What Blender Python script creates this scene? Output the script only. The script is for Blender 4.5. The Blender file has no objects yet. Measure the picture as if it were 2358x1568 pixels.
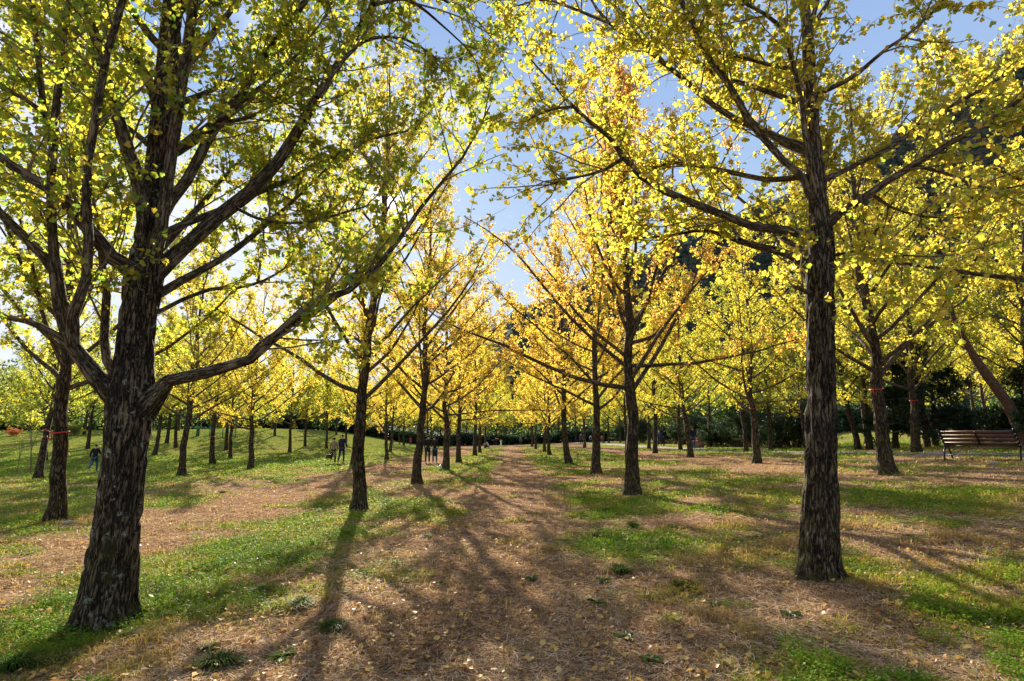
import bpy, math, random
import numpy as np
from mathutils import Vector, Matrix
R = math.radians
scene = bpy.context.scene
COL = scene.collection
# ------------------------------------------------------------------ camera model
FPX, CX, CY = 1310.0, 1179.0, 784.0          # focal length and centre in the units the layout was measured in
PITCH = math.atan(224 / FPX); EYE = 1.6
SUN_AZ, SUN_EL = R(-12.8), R(22.9)
SUN = np.array([math.sin(SUN_AZ) * math.cos(SUN_EL), math.cos(SUN_AZ) * math.cos(SUN_EL), math.sin(SUN_EL)])

def ray(px, py):
    cx, cy = (px - CX) / FPX, (CY - py) / FPX
    return np.array([cx, math.cos(PITCH) - math.sin(PITCH) * cy, math.sin(PITCH) + math.cos(PITCH) * cy])
def at(px, py, Y):
    d = ray(px, py); return d * (Y / d[1]) + np.array([0, 0, EYE])
def sm(t):
    t = np.clip(t, 0, 1); return t * t * (3 - 2 * t)
# ------------------------------------------------------------------ noise
_rs = np.random.RandomState(7); _T = _rs.rand(65536).astype(np.float32)
def _h(ix, iy, iz=0):
    return _T[((ix * 73856093) ^ (iy * 19349663) ^ (iz * 83492791)) & 65535]
def vn2(x, y):
    x = np.asarray(x, float); y = np.asarray(y, float)
    ix = np.floor(x).astype(np.int64); iy = np.floor(y).astype(np.int64)
    fx = x - ix; fy = y - iy; fx = fx * fx * (3 - 2 * fx); fy = fy * fy * (3 - 2 * fy)
    a = _h(ix, iy); b = _h(ix + 1, iy); c = _h(ix, iy + 1); d = _h(ix + 1, iy + 1)
    return (a * (1 - fx) + b * fx) * (1 - fy) + (c * (1 - fx) + d * fx) * fy
def vn3(x, y, z):
    ix = np.floor(x).astype(np.int64); iy = np.floor(y).astype(np.int64); iz = np.floor(z).astype(np.int64)
    fx = x - ix; fy = y - iy; fz = z - iz
    fx = fx * fx * (3 - 2 * fx); fy = fy * fy * (3 - 2 * fy); fz = fz * fz * (3 - 2 * fz)
    r = 0
    for dz in (0, 1):
        wz = fz if dz else 1 - fz
        a = _h(ix, iy, iz + dz); b = _h(ix + 1, iy, iz + dz); c = _h(ix, iy + 1, iz + dz); d = _h(ix + 1, iy + 1, iz + dz)
        r = r + wz * ((a * (1 - fx) + b * fx) * (1 - fy) + (c * (1 - fx) + d * fx) * fy)
    return r
def fbm2(x, y, o=4):
    r = 0; a = .5; s = 0
    for i in range(o):
        r = r + a * vn2(x * 2 ** i + 17 * i, y * 2 ** i - 31 * i); s += a; a *= .5
    return r / s
# ------------------------------------------------------------------ terrain
def zt(x, y):
    x = np.asarray(x, float); y = np.asarray(y, float)
    k = .062 - .027 * sm((y - 15) / 35)
    z = np.where(x > 0, k * np.minimum(x, 28 + 0 * x), .012 * np.maximum(x, -60))
    z = z + .002 * np.clip(y, 0, 150)
    z = z + 3.3 * sm((y - 30) / 60) * sm((-x - 12) / 26) * sm((260 - y) / 100)
    z = z + 1.3 * sm((x - 24) / 20) * sm((y - 32) / 20) * sm((200 - y) / 80)
    z = z + .05 * (fbm2(x * .35 + 9, y * .35, 3) - .5) * sm((np.hypot(x, y)) / 3)
    return z
def ztf(x, y):
    return zt(x, y) + .045 * (fbm2(x * 2.1, y * 2.1, 3) - .5) * sm((90 - y) / 60)
def G(px, py):
    d = ray(px, py); t = 2.0; o = np.array([0, 0, EYE])
    while t < 400:
        p = o + d * t
        if p[2] < zt(p[0], p[1]): break
        t *= 1.004
    return o + d * t
def sungap(base, V, F, rv, nf, r=.0125):
    """thin spot in the foliage where the low sun shines through"""
    W = V.reshape(-1, nf, 3)[:, 0] + base - np.array([0, 0, EYE]); W = W / np.linalg.norm(W, axis=1)[:, None]
    keep = np.linalg.norm(W - SUN, axis=1) > r; kk = np.concatenate([keep] * (len(F) // len(keep))); return F[kk], rv[kk]
# ------------------------------------------------------------------ object helpers
def tag(o, label=None, cat=None, group=None, kind=None):
    if label: o['label'] = label
    if cat: o['category'] = cat
    if group: o['group'] = group
    if kind: o['kind'] = kind
    return o
def empty(name, loc, rz=0.0, label=None, cat=None, group=None, scale=1.0):
    o = bpy.data.objects.new(name, None); COL.objects.link(o)
    o.location = [float(v) for v in loc]; o.rotation_euler = (0, 0, rz); o.scale = (scale,) * 3; o.empty_display_size = .3
    return tag(o, label, cat, group)
def mkmesh(name, V, faces, mats, smooth=False, attrs=None, matidx=None):
    """faces: list of (n,k) int arrays"""
    me = bpy.data.meshes.new(name)
    V = np.asarray(V, np.float32).reshape(-1, 3)
    me.vertices.add(len(V)); me.vertices.foreach_set('co', V.ravel())
    faces = [np.asarray(f, np.int32) for f in faces if len(f)]
    idx = np.concatenate([f.ravel() for f in faces]); tot = np.concatenate([np.full(len(f), f.shape[1], np.int32) for f in faces])
    st = np.concatenate([[0], np.cumsum(tot)[:-1]]).astype(np.int32)
    me.loops.add(len(idx)); me.loops.foreach_set('vertex_index', idx)
    me.polygons.add(len(tot)); me.polygons.foreach_set('loop_start', st)
    try: me.polygons.foreach_set('loop_total', tot)
    except Exception: pass
    if smooth: me.polygons.foreach_set('use_smooth', np.ones(len(tot), bool))
    if matidx is not None: me.polygons.foreach_set('material_index', np.asarray(matidx, np.int32))
    me.update(calc_edges=True)
    for (an, dom, typ, data) in (attrs or []):
        a = me.attributes.new(an, typ, dom)
        a.data.foreach_set('vector' if typ == 'FLOAT_VECTOR' else 'value', np.asarray(data, np.float32).ravel())
    for m in (mats if isinstance(mats, (list, tuple)) else [mats]): me.materials.append(m)
    return me
def obj(name, me, parent=None, loc=None):
    o = bpy.data.objects.new(name, me); COL.objects.link(o)
    if parent is not None: o.parent = parent
    if loc is not None: o.location = [float(v) for v in loc]
    return o
class MB:
    def __init__(s): s.V = []; s.F = {}; s.n = 0; s.A = []
    def add(s, V, F, A=None):
        V = np.asarray(V, float).reshape(-1, 3); F = np.asarray(F, int)
        s.V.append(V); s.F.setdefault(F.shape[1], []).append(F + s.n); s.n += len(V)
        s.A.append(V if A is None else A)
    def box(s, c, d, M=None):
        v = np.array([[x, y, z] for x in (-.5, .5) for y in (-.5, .5) for z in (-.5, .5)]) * np.array(d)
        if M is not None: v = v @ np.array(M).T
        s.add(v + np.array(c), [[0, 1, 3, 2], [4, 6, 7, 5], [0, 4, 5, 1], [2, 3, 7, 6], [0, 2, 6, 4], [1, 5, 7, 3]])
    def tube(s, pts, rad, n=8, cap=True):
        V, F, A = tubes(np.array([pts], float), np.array([np.broadcast_to(rad, (len(pts),))], float), n)
        s.add(V, F, A)
        if cap:
            k = len(pts); base = s.n - len(V)
            for ring, c, rev in ((0, pts[0], 1), (k - 1, pts[-1], 0)):
                s.V.append(np.array([c], float)); s.A.append(np.array([A[ring * n]])); ci = s.n; s.n += 1
                t = [[base + ring * n + (j if rev == 0 else (j + 1) % n), base + ring * n + ((j + 1) % n if rev == 0 else j), ci] for j in range(n)]
                s.F.setdefault(3, []).append(np.array(t))
    def ell(s, c, r, n=12, m=8, M=None):
        th = np.linspace(0, math.pi, m + 1)[1:-1]; ph = np.arange(n) * 2 * math.pi / n
        v = np.array([[math.sin(t) * math.cos(p), math.sin(t) * math.sin(p), math.cos(t)] for t in th for p in ph] + [[0, 0, 1], [0, 0, -1]]) * np.array(r)
        if M is not None: v = v @ np.array(M).T
        q = [[i * n + j, i * n + (j + 1) % n, (i + 1) * n + (j + 1) % n, (i + 1) * n + j][::-1] for i in range(m - 2) for j in range(n)]
        t = [[j, (j + 1) % n, (m - 1) * n][::1] for j in range(n)] + [[(m - 2) * n + (j + 1) % n, (m - 2) * n + j, (m - 1) * n + 1] for j in range(n)]
        b = s.n; s.add(v + np.array(c), q); s.F.setdefault(3, []).append(np.array(t) + b)
    def build(s, name, mat, parent=None, smooth=False, bark=False, loc=None):
        V = np.concatenate(s.V); F = [np.concatenate(f) for f in s.F.values()]
        at_ = [('bk', 'POINT', 'FLOAT_VECTOR', np.concatenate(s.A))] if bark else None
        return obj(name, mkmesh(name, V, F, mat, smooth, at_), parent, loc)
def norm(v): return v / (np.linalg.norm(v, axis=-1, keepdims=True) + 1e-9)
def tubes(P, Rd, n, rough=None):
    """P (M,K,3), Rd (M,K) -> verts, quads, straightened-cylinder coordinates"""
    M, K, _ = P.shape
    T = np.empty_like(P); T[:, 1:-1] = P[:, 2:] - P[:, :-2]; T[:, 0] = P[:, 1] - P[:, 0]; T[:, -1] = P[:, -1] - P[:, -2]; T = norm(T)
    m = norm(P[:, -1] - P[:, 0]); ref = np.where((np.abs(m[:, 2:3]) > .75), np.array([[0, 1., 0]]), np.array([[0, 0, 1.]]))[:, None, :]
    U = norm(np.cross(ref, T)); W = np.cross(T, U)
    a = np.arange(n) * 2 * math.pi / n
    L = np.concatenate([np.zeros((M, 1)), np.cumsum(np.linalg.norm(np.diff(P, axis=1), axis=2), axis=1)], 1)
    ca, sa = np.cos(a), np.sin(a)
    rr = Rd[:, :, None] * np.ones(n)
    S = np.stack([rr * ca, rr * sa, np.broadcast_to(L[:, :, None], rr.shape) + np.arange(M)[:, None, None] * 3.7], -1)
    if rough is not None: rr = rr + rough(S, rr)
    V = P[:, :, None, :] + rr[..., None] * (ca[:, None] * U[:, :, None, :] + sa[:, None] * W[:, :, None, :])
    i = (np.arange(M)[:, None, None] * K + np.arange(K - 1)[None, :, None]) * n
    j = np.arange(n)[None, None, :]; j2 = (j + 1) % n
    Q = np.stack([i + j, i + j2, i + n + j2, i + n + j], -1).reshape(-1, 4)
    return V.reshape(-1, 3), Q, S.reshape(-1, 3)
def resample(P, K):
    """smooth a (k,c) polyline with Catmull-Rom and return K points"""
    P = np.asarray(P, float); k = len(P)
    d = np.concatenate([[0], np.cumsum(np.linalg.norm(np.diff(P[:, :3], axis=0), axis=1))]); t = np.linspace(0, d[-1], K)
    E = np.vstack([2 * P[0] - P[1], P, 2 * P[-1] - P[-2]])
    out = []
    for u in t:
        i = min(max(np.searchsorted(d, u, 'right') - 1, 0), k - 2); s = (u - d[i]) / max(d[i + 1] - d[i], 1e-9)
        p0, p1, p2, p3 = E[i], E[i + 1], E[i + 2], E[i + 3]
        out.append(.5 * (2 * p1 + (p2 - p0) * s + (2 * p0 - 5 * p1 + 4 * p2 - p3) * s * s + (3 * p1 - p0 - 3 * p2 + p3) * s ** 3))
    return np.array(out)
# ------------------------------------------------------------------ materials
def mat(name):
    m = bpy.data.materials.new(name); m.use_nodes = True; nt = m.node_tree; nt.nodes.clear()
    out = nt.nodes.new('ShaderNodeOutputMaterial'); return m, nt, out
def N(nt, t, **kw):
    n = nt.nodes.new(t)
    for k, v in kw.items():
        if k in n.inputs: n.inputs[k].default_value = v
        else: setattr(n, k, v)
    return n
def ramp(nt, fac, stops):
    r = nt.nodes.new('ShaderNodeValToRGB'); e = r.color_ramp.elements
    while len(e) < len(stops): e.new(.5)
    for q, (p, c) in zip(e, stops): q.position = p; q.color = (*c, 1) if len(c) == 3 else c
    nt.links.new(fac, r.inputs[0]); return r.outputs[0]
def mixc(nt, f, a, b):
    m = nt.nodes.new('ShaderNodeMix'); m.data_type = 'RGBA'
    for s, v in ((0, f), (6, a), (7, b)):
        if hasattr(v, 'links'): nt.links.new(v, m.inputs[s])
        else: m.inputs[s].default_value = v if s == 0 else (*v, 1)
    return m.outputs[2]
def mth(nt, op, a, b=None, clamp=False):
    m = nt.nodes.new('ShaderNodeMath'); m.operation = op; m.use_clamp = clamp
    for s, v in ((0, a), (1, b)):
        if v is None: continue
        if hasattr(v, 'links'): nt.links.new(v, m.inputs[s])
        else: m.inputs[s].default_value = v
    return m.outputs[0]
def attr(nt, name, out='Fac'):
    a = nt.nodes.new('ShaderNodeAttribute'); a.attribute_name = name; return a.outputs[out]
def plain(name, col, rough=.6, metal=0, noise=.25, scale=30, bump=.0, spec=.3):
    m, nt, out = mat(name); b = N(nt, 'ShaderNodeBsdfPrincipled'); tc = N(nt, 'ShaderNodeTexCoord')
    n = N(nt, 'ShaderNodeTexNoise'); n.inputs['Scale'].default_value = scale; n.inputs['Detail'].default_value = 4
    nt.links.new(tc.outputs['Object'], n.inputs['Vector'])
    c = ramp(nt, n.outputs[0], [(.3, tuple(v * (1 - noise) for v in col)), (.7, tuple(min(1, v * (1 + noise)) for v in col))])
    nt.links.new(c, b.inputs['Base Color']); b.inputs['Roughness'].default_value = rough; b.inputs['Metallic'].default_value = metal
    b.inputs['Specular IOR Level'].default_value = spec
    if bump:
        bp = N(nt, 'ShaderNodeBump'); bp.inputs['Strength'].default_value = bump; nt.links.new(n.outputs[0], bp.inputs['Height']); nt.links.new(bp.outputs[0], b.inputs['Normal'])
    nt.links.new(b.outputs[0], out.inputs[0]); return m
def leafmat(name, stops, transl=.55, useobj=True, jit=.22, tboost=1.25, gloss=.035):
    """leaves: colour from per-tree autumn value + per-leaf variation, lit through by the sun"""
    m, nt, out = mat(name)
    rnd = attr(nt, 'rnd')
    v = mth(nt, 'MULTIPLY', mth(nt, 'SUBTRACT', rnd, .5), jit * 2)
    if useobj:
        oi = N(nt, 'ShaderNodeObjectInfo'); s = N(nt, 'ShaderNodeSeparateColor'); nt.links.new(oi.outputs['Color'], s.inputs[0])
        v = mth(nt, 'ADD', v, s.outputs[0], True)
    else: v = mth(nt, 'ADD', v, .5, True)
    c = ramp(nt, v, stops)
    d = N(nt, 'ShaderNodeBsdfDiffuse'); t = N(nt, 'ShaderNodeBsdfTranslucent'); nt.links.new(c, d.inputs[0])
    g = N(nt, 'ShaderNodeGamma'); g.inputs[1].default_value = 1 / tboost; nt.links.new(c, g.inputs[0]); nt.links.new(g.outputs[0], t.inputs[0])
    mx = N(nt, 'ShaderNodeMixShader'); mx.inputs[0].default_value = transl
    nt.links.new(d.outputs[0], mx.inputs[1]); nt.links.new(t.outputs[0], mx.inputs[2])
    gl = N(nt, 'ShaderNodeBsdfGlossy'); gl.inputs['Roughness'].default_value = .42
    m2 = N(nt, 'ShaderNodeMixShader'); m2.inputs[0].default_value = gloss
    nt.links.new(mx.outputs[0], m2.inputs[1]); nt.links.new(gl.outputs[0], m2.inputs[2]); nt.links.new(m2.outputs[0], out.inputs[0])
    return m
GINKGO = [(0, (.05, .15, .012)), (.25, (.15, .27, .018)), (.45, (.38, .39, .02)), (.65, (.62, .46, .025)), (.85, (.72, .42, .04)), (1, (.72, .33, .05))]
M_LEAF = leafmat('ginkgo_leaves', GINKGO, .74)
M_EVER = leafmat('evergreen_leaves', [(0, (.006, .018, .006)), (.5, (.018, .042, .012)), (1, (.05, .08, .02))], .25, False, .4)
M_WOOD = leafmat('far_wood_leaves', [(0, (.02, .05, .01)), (.45, (.07, .13, .02)), (.8, (.28, .30, .02)), (1, (.45, .36, .02))], .5, False, .5)
M_RED = leafmat('red_leaves', [(0, (.25, .05, .02)), (1, (.5, .16, .04))], .5, False, .4)
M_CLOVER = leafmat('clover_leaves', [(0, (.045, .12, .010)), (.5, (.13, .25, .016)), (1, (.30, .40, .035))], .45, False, .5, 1.1, .012)
M_GRASS = leafmat('grass_blades', [(0, (.06, .15, .008)), (.35, (.18, .27, .014)), (.65, (.37, .31, .04)), (1, (.46, .29, .10))], .4, False, .5, 1.1, .012)
M_STRAW = leafmat('dry_straw', [(0, (.07, .036, .02)), (.3, (.27, .165, .09)), (.65, (.58, .41, .25)), (1, (.82, .66, .45))], .3, False, .5, 1.0, .0)
M_FALLEN = leafmat('fallen_leaves', [(0, (.2, .09, .04)), (.4, (.45, .22, .08)), (.7, (.6, .36, .07)), (1, (.62, .46, .18))], .3, False, .5, 1.0)
M_WEED = leafmat('weed_leaves', [(0, (.055, .10, .018)), (1, (.17, .23, .05))], .25, False, .5, 1.0, .04)
M_TUFT = leafmat('tuft_blades', [(0, (.025, .055, .010)), (.6, (.07, .12, .02)), (1, (.22, .2, .06))], .25, False, .5, 1.0, .01)

def barkmat():
    m, nt, out = mat('ginkgo_bark')
    b = N(nt, 'ShaderNodeBsdfPrincipled'); bk = attr(nt, 'bk', 'Vector')
    mp = N(nt, 'ShaderNodeMapping'); mp.inputs['Scale'].default_value = (1, 1, .16); nt.links.new(bk, mp.inputs[0])
    wn = N(nt, 'ShaderNodeTexNoise'); wn.inputs['Scale'].default_value = 11; wn.inputs['Detail'].default_value = 4; wn.inputs['Roughness'].default_value = .65; nt.links.new(mp.outputs[0], wn.inputs[0])
    ad = N(nt, 'ShaderNodeVectorMath', operation='MULTIPLY_ADD'); ad.inputs[1].default_value = (.19, .19, .17)
    nt.links.new(wn.outputs['Color'], ad.inputs[0]); nt.links.new(mp.outputs[0], ad.inputs[2])
    vo = N(nt, 'ShaderNodeTexVoronoi'); vo.feature = 'DISTANCE_TO_EDGE'; vo.inputs['Scale'].default_value = 24; nt.links.new(ad.outputs[0], vo.inputs['Vector'])
    v2 = N(nt, 'ShaderNodeTexVoronoi'); v2.feature = 'DISTANCE_TO_EDGE'; v2.inputs['Scale'].default_value = 61; nt.links.new(ad.outputs[0], v2.inputs['Vector'])
    fine = N(nt, 'ShaderNodeTexNoise'); fine.inputs['Scale'].default_value = 120; fine.inputs['Detail'].default_value = 6; fine.inputs['Roughness'].default_value = .7; nt.links.new(mp.outputs[0], fine.inputs[0])
    hgt = mth(nt, 'ADD', mth(nt, 'MULTIPLY', mth(nt, 'MINIMUM', vo.outputs[0], .3), 1.9), mth(nt, 'ADD', mth(nt, 'MULTIPLY', mth(nt, 'MINIMUM', v2.outputs[0], .3), .8), mth(nt, 'MULTIPLY', mth(nt, 'SUBTRACT', fine.outputs[0], .5), 1.1)))
    col = ramp(nt, hgt, [(.10, (.006, .004, .003)), (.30, (.03, .021, .013)), (.52, (.12, .087, .051)), (.9, (.27, .205, .125))])
    # broad weathering
    w = N(nt, 'ShaderNodeTexNoise'); w.inputs['Scale'].default_value = 2.2; w.inputs['Detail'].default_value = 4; nt.links.new(bk, w.inputs[0])
    col = mixc(nt, ramp(nt, w.outputs[0], [(.52, (0, 0, 0)), (.66, (.8, .8, .8))]), col, (.016, .012, .009))
    oi = N(nt, 'ShaderNodeObjectInfo'); sc = N(nt, 'ShaderNodeSeparateColor'); nt.links.new(oi.outputs['Color'], sc.inputs[0])
    li = N(nt, 'ShaderNodeTexNoise'); li.inputs['Scale'].default_value = 11; li.inputs['Detail'].default_value = 8; li.inputs['Roughness'].default_value = .72; nt.links.new(bk, li.inputs[0])
    lf = mth(nt, 'MULTIPLY', mth(nt, 'MULTIPLY', mth(nt, 'SUBTRACT', li.outputs[0], .575), 16, True), sc.outputs[0], True)
    col = mixc(nt, lf, col, (.30, .31, .23))
    # moss near the foot
    tc = N(nt, 'ShaderNodeTexCoord'); sx = N(nt, 'ShaderNodeSeparateXYZ'); nt.links.new(tc.outputs['Object'], sx.inputs[0])
    ms = N(nt, 'ShaderNodeTexNoise'); ms.inputs['Scale'].default_value = 9; ms.inputs['Detail'].default_value = 5; nt.links.new(bk, ms.inputs[0])
    mf = mth(nt, 'MULTIPLY', mth(nt, 'MULTIPLY', mth(nt, 'SUBTRACT', ms.outputs[0], .45), 5, True), mth(nt, 'MULTIPLY', mth(nt, 'SUBTRACT', 1.3, sx.outputs[2]), .6, True))
    col = mixc(nt, mf, col, (.06, .055, .012))
    sb = N(nt, 'ShaderNodeSeparateXYZ'); nt.links.new(bk, sb.inputs[0])
    r2 = mth(nt, 'ADD', mth(nt, 'MULTIPLY', sb.outputs[0], sb.outputs[0]), mth(nt, 'MULTIPLY', sb.outputs[1], sb.outputs[1]))
    thin = mth(nt, 'MULTIPLY', mth(nt, 'SUBTRACT', .013, r2), 95, True)
    lb = ramp(nt, hgt, [(.15, (.04, .028, .018)), (.4, (.17, .125, .08)), (.8, (.33, .255, .17))])
    col = mixc(nt, mth(nt, 'MULTIPLY', thin, .72), col, lb)
    nt.links.new(col, b.inputs['Base Color']); b.inputs['Roughness'].default_value = .9; b.inputs['Specular IOR Level'].default_value = .15
    bp = N(nt, 'ShaderNodeBump'); bp.inputs['Strength'].default_value = .9; bp.inputs['Distance'].default_value = .02
    nt.links.new(hgt, bp.inputs['Height']); nt.links.new(bp.outputs[0], b.inputs['Normal'])
    nt.links.new(b.outputs[0], out.inputs[0]); return m
M_BARK = barkmat()
def twigmat():
    m, nt, out = mat('twig_bark'); b = N(nt, 'ShaderNodeBsdfPrincipled'); n = N(nt, 'ShaderNodeTexNoise'); n.inputs['Scale'].default_value = 40
    nt.links.new(attr(nt, 'bk', 'Vector'), n.inputs[0])
    nt.links.new(ramp(nt, n.outputs[0], [(.3, (.08, .055, .034)), (.7, (.2, .145, .09))]), b.inputs['Base Color']); b.inputs['Roughness'].default_value = .85
    nt.links.new(b.outputs[0], out.inputs[0]); return m
M_TWIG = twigmat()
def groundmat():
    m, nt, out = mat('ground_turf'); b = N(nt, 'ShaderNodeBsdfPrincipled')
    geo = N(nt, 'ShaderNodeNewGeometry'); pos = geo.outputs['Position']
    def noi(s, d=4, r=.6):
        n = N(nt, 'ShaderNodeTexNoise'); n.inputs['Scale'].default_value = s; n.inputs['Detail'].default_value = d; n.inputs['Roughness'].default_value = r
        nt.links.new(pos, n.inputs[0]); return n.outputs[0]
    n1, n2, n3 = noi(1.3, 6), noi(9, 8, .8), noi(60, 4, .7)
    cov = attr(nt, 'cover')
    dry = ramp(nt, n2, [(.3, (.075, .042, .023)), (.5, (.24, .145, .085)), (.70, (.52, .345, .21))])
    dirt = ramp(nt, n3, [(.3, (.12, .073, .046)), (.7, (.24, .15, .10))])
    dry = mixc(nt, ramp(nt, n1, [(.56, (0, 0, 0)), (.68, (.8, .8, .8))]), dry, dirt)
    grn = ramp(nt, n2, [(.3, (.03, .07, .005)), (.5, (.085, .15, .008)), (.7, (.18, .25, .015))])
    straw = ramp(nt, n3, [(.35, (.16, .10, .05)), (.65, (.36, .27, .13))])
    grn = mixc(nt, ramp(nt, noi(5, 6, .7), [(.44, (0, 0, 0)), (.6, (.8, .8, .8))]), grn, straw)
    f = mth(nt, 'MULTIPLY', mth(nt, 'ADD', cov, mth(nt, 'MULTIPLY', mth(nt, 'SUBTRACT', noi(3.5, 10, .85), .5), 3.2)), 1.0, True)
    f = ramp(nt, f, [(.32, (0, 0, 0)), (.6, (1, 1, 1))])
    nt.links.new(mixc(nt, f, dry, grn), b.inputs['Base Color']); b.inputs['Roughness'].default_value = 1; b.inputs['Specular IOR Level'].default_value = 0
    bp = N(nt, 'ShaderNodeBump'); bp.inputs['Strength'].default_value = .7; bp.inputs['Distance'].default_value = .03
    nt.links.new(mth(nt, 'ADD', n2, mth(nt, 'MULTIPLY', n3, .6)), bp.inputs['Height']); nt.links.new(bp.outputs[0], b.inputs['Normal'])
    nt.links.new(b.outputs[0], out.inputs[0]); return m
M_GROUND = groundmat()
# ------------------------------------------------------------------ ground cover map
BLOBS = [(470, 1300, .85, .9), (60, 1440, .7, .9), (700, 1205, 1.1, .7), (90, 1235, 1.2, .7), (410, 1165, 1.0, .8), (2200, 1140, 1.6, .8), (1990, 1290, .9, .5),
         (1440, 1280, .7, .6), (2280, 1430, .6, .4), (1400, 1155, 1.2, .6), (960, 1165, 1.4, .5), (580, 1250, .8, .6), (1400, 1240, .8, .5), (330, 1330, .7, .7), (2150, 1370, .5, .35)]
BLOBW = [(*G(a, b)[:2], r, s) for a, b, r, s in BLOBS]
BARE = [(*G(a, b)[:2], r, s) for a, b, r, s in [(1500, 1430, .45, .9), (1120, 1540, .8, .8), (1560, 1470, .5, .8), (760, 1330, .4, .5), (680, 1550, .5, .5), (1140, 1330, 1.2, .5)]]
def cover(x, y):
    wob = (fbm2(x * .0 + 3.3, y * .18, 2) - .5) * 1.3
    p = np.minimum(np.abs(x - .1 - wob) / .85, np.abs(x + 6.7 - wob * 1.3) / (1.25 + .01 * y))
    p = np.minimum(p, np.abs(x - 9.3 - wob * 1.5) / 1.5)
    g = .37 * sm((p - .5) / 1.3) + .03
    g = g + 1.7 * (fbm2(x * .7 + 5, y * .7, 6) - .5)
    g = g + .24 * sm((-x - 9) / 6) + .25 * sm((y - 16) / 22) * sm((p - .8) / .8)
    g = g - .05 * sm((10 - y) / 6)
    for bx, by, r, s in BLOBW: g = g + s * np.exp(-((x - bx) ** 2 + ((y - by) * .75) ** 2) / (r * r))
    for bx, by, r, s in BARE: g = g - s * np.exp(-((x - bx) ** 2 + (y - by) ** 2) / (r * r))
    return np.clip(g, 0, 1)
def clump(x, y, k, f=3.2):
    n = .6 * vn2(x * f + k, y * f) + .4 * vn2(x * f * 2.7, y * f * 2.7 + k); return sm((n - .36) / .2)
# ------------------------------------------------------------------ ground sheet
def axis(fine, fstep, far, grow):
    a = list(np.arange(0, fine, fstep)); s = fstep; v = a[-1]
    while v < far: s *= grow; v += s; a.append(v)
    return np.array(a)
xa = axis(9, .11, 1500, 1.06); xs = np.concatenate([-xa[:0:-1], xa]); ya = axis(15, .10, 1800, 1.045); ys = np.concatenate([-axis(1, .5, 60, 1.4)[:0:-1], ya])
XX, YY = np.meshgrid(xs, ys); ZZ = ztf(XX, YY)
nx, ny = len(xs), len(ys); ii = (np.arange(ny - 1)[:, None] * nx + np.arange(nx - 1)[None, :])
Q = np.stack([ii, ii + 1, ii + nx + 1, ii + nx], -1).reshape(-1, 4)
g = obj('ground', mkmesh('ground', np.stack([XX, YY, ZZ], -1), [Q], M_GROUND, True, [('cover', 'POINT', 'FLOAT', cover(XX, YY))]))
tag(g, 'uneven park turf with straw paths between the tree rows', 'ground', kind='structure')
# gravel path curving past the bench
cl = np.array([G(a, b)[:2] for a, b in [(1270, 1018.5), (1340, 1020), (1410, 1023), (1480, 1028), (1560, 1033), (1650, 1037), (1760, 1040), (1900, 1042), (2060, 1044), (2200, 1045), (2358, 1046), (2600, 1050)]])
cl3 = resample(np.c_[cl, np.zeros(len(cl))], 120); tn = norm(np.gradient(cl3, axis=0)); nm = np.c_[-tn[:, 1], tn[:, 0]]
V = []
for k in range(9):
    o_ = (k / 8 - .5) * 2; w = 1.35 + .25 * (vn2(np.arange(120) * .35, np.full(120, k * 0 + (o_ > 0) * 9.0)) - .5)
    xy = cl3[:, :2] + nm * (o_ * w)[:, None]; V.append(np.c_[xy, ztf(xy[:, 0], xy[:, 1]) + .035 * (1 - o_ ** 6) - .01])
V = np.array(V); i = (np.arange(8)[:, None] * 120 + np.arange(119)[None, :])
M_GRAVEL = plain('gravel', (.19, .155, .14), .95, 0, .45, 9, .5, .1)
tag(obj('gravel_path', mkmesh('gravel_path', V, [np.stack([i, i + 1, i + 121, i + 120], -1).reshape(-1, 4)], M_GRAVEL, True)), 'grey gravel path curving behind the bench', 'path', kind='structure')
# ------------------------------------------------------------------ ground litter and plants (uncountable)
rg = np.random.RandomState(11)
def scatter(n, y0, y1, pw, accept, side=.95):
    u = rg.rand(n * 3); a = 1 - pw; Y = (y0 ** a + u * (y1 ** a - y0 ** a)) ** (1 / a)
    X = (rg.rand(n * 3) * 2 - 1) * (side * Y + 1.2); k = rg.rand(n * 3) < accept(X, Y); X, Y = X[k][:n], Y[k][:n]
    return X, Y
def rotm(n, yaw, tilt, az):
    """axis vectors for n flat elements: direction d, side s, normal w"""
    d = np.c_[np.cos(yaw), np.sin(yaw), np.zeros(n)]; w = np.c_[np.sin(tilt) * np.cos(az), np.sin(tilt) * np.sin(az), np.cos(tilt)]
    d = norm(d - w * (d * w).sum(1, keepdims=True)); return d, np.cross(w, d), w
def quads(c, d, s, l, w, shape):
    V = np.stack([c + d * (l * a)[:, None] + s * (w * b)[:, None] for a, b in shape], 1)
    n, k = V.shape[:2]; return V.reshape(-1, 3), np.arange(n * k).reshape(n, k)
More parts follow.
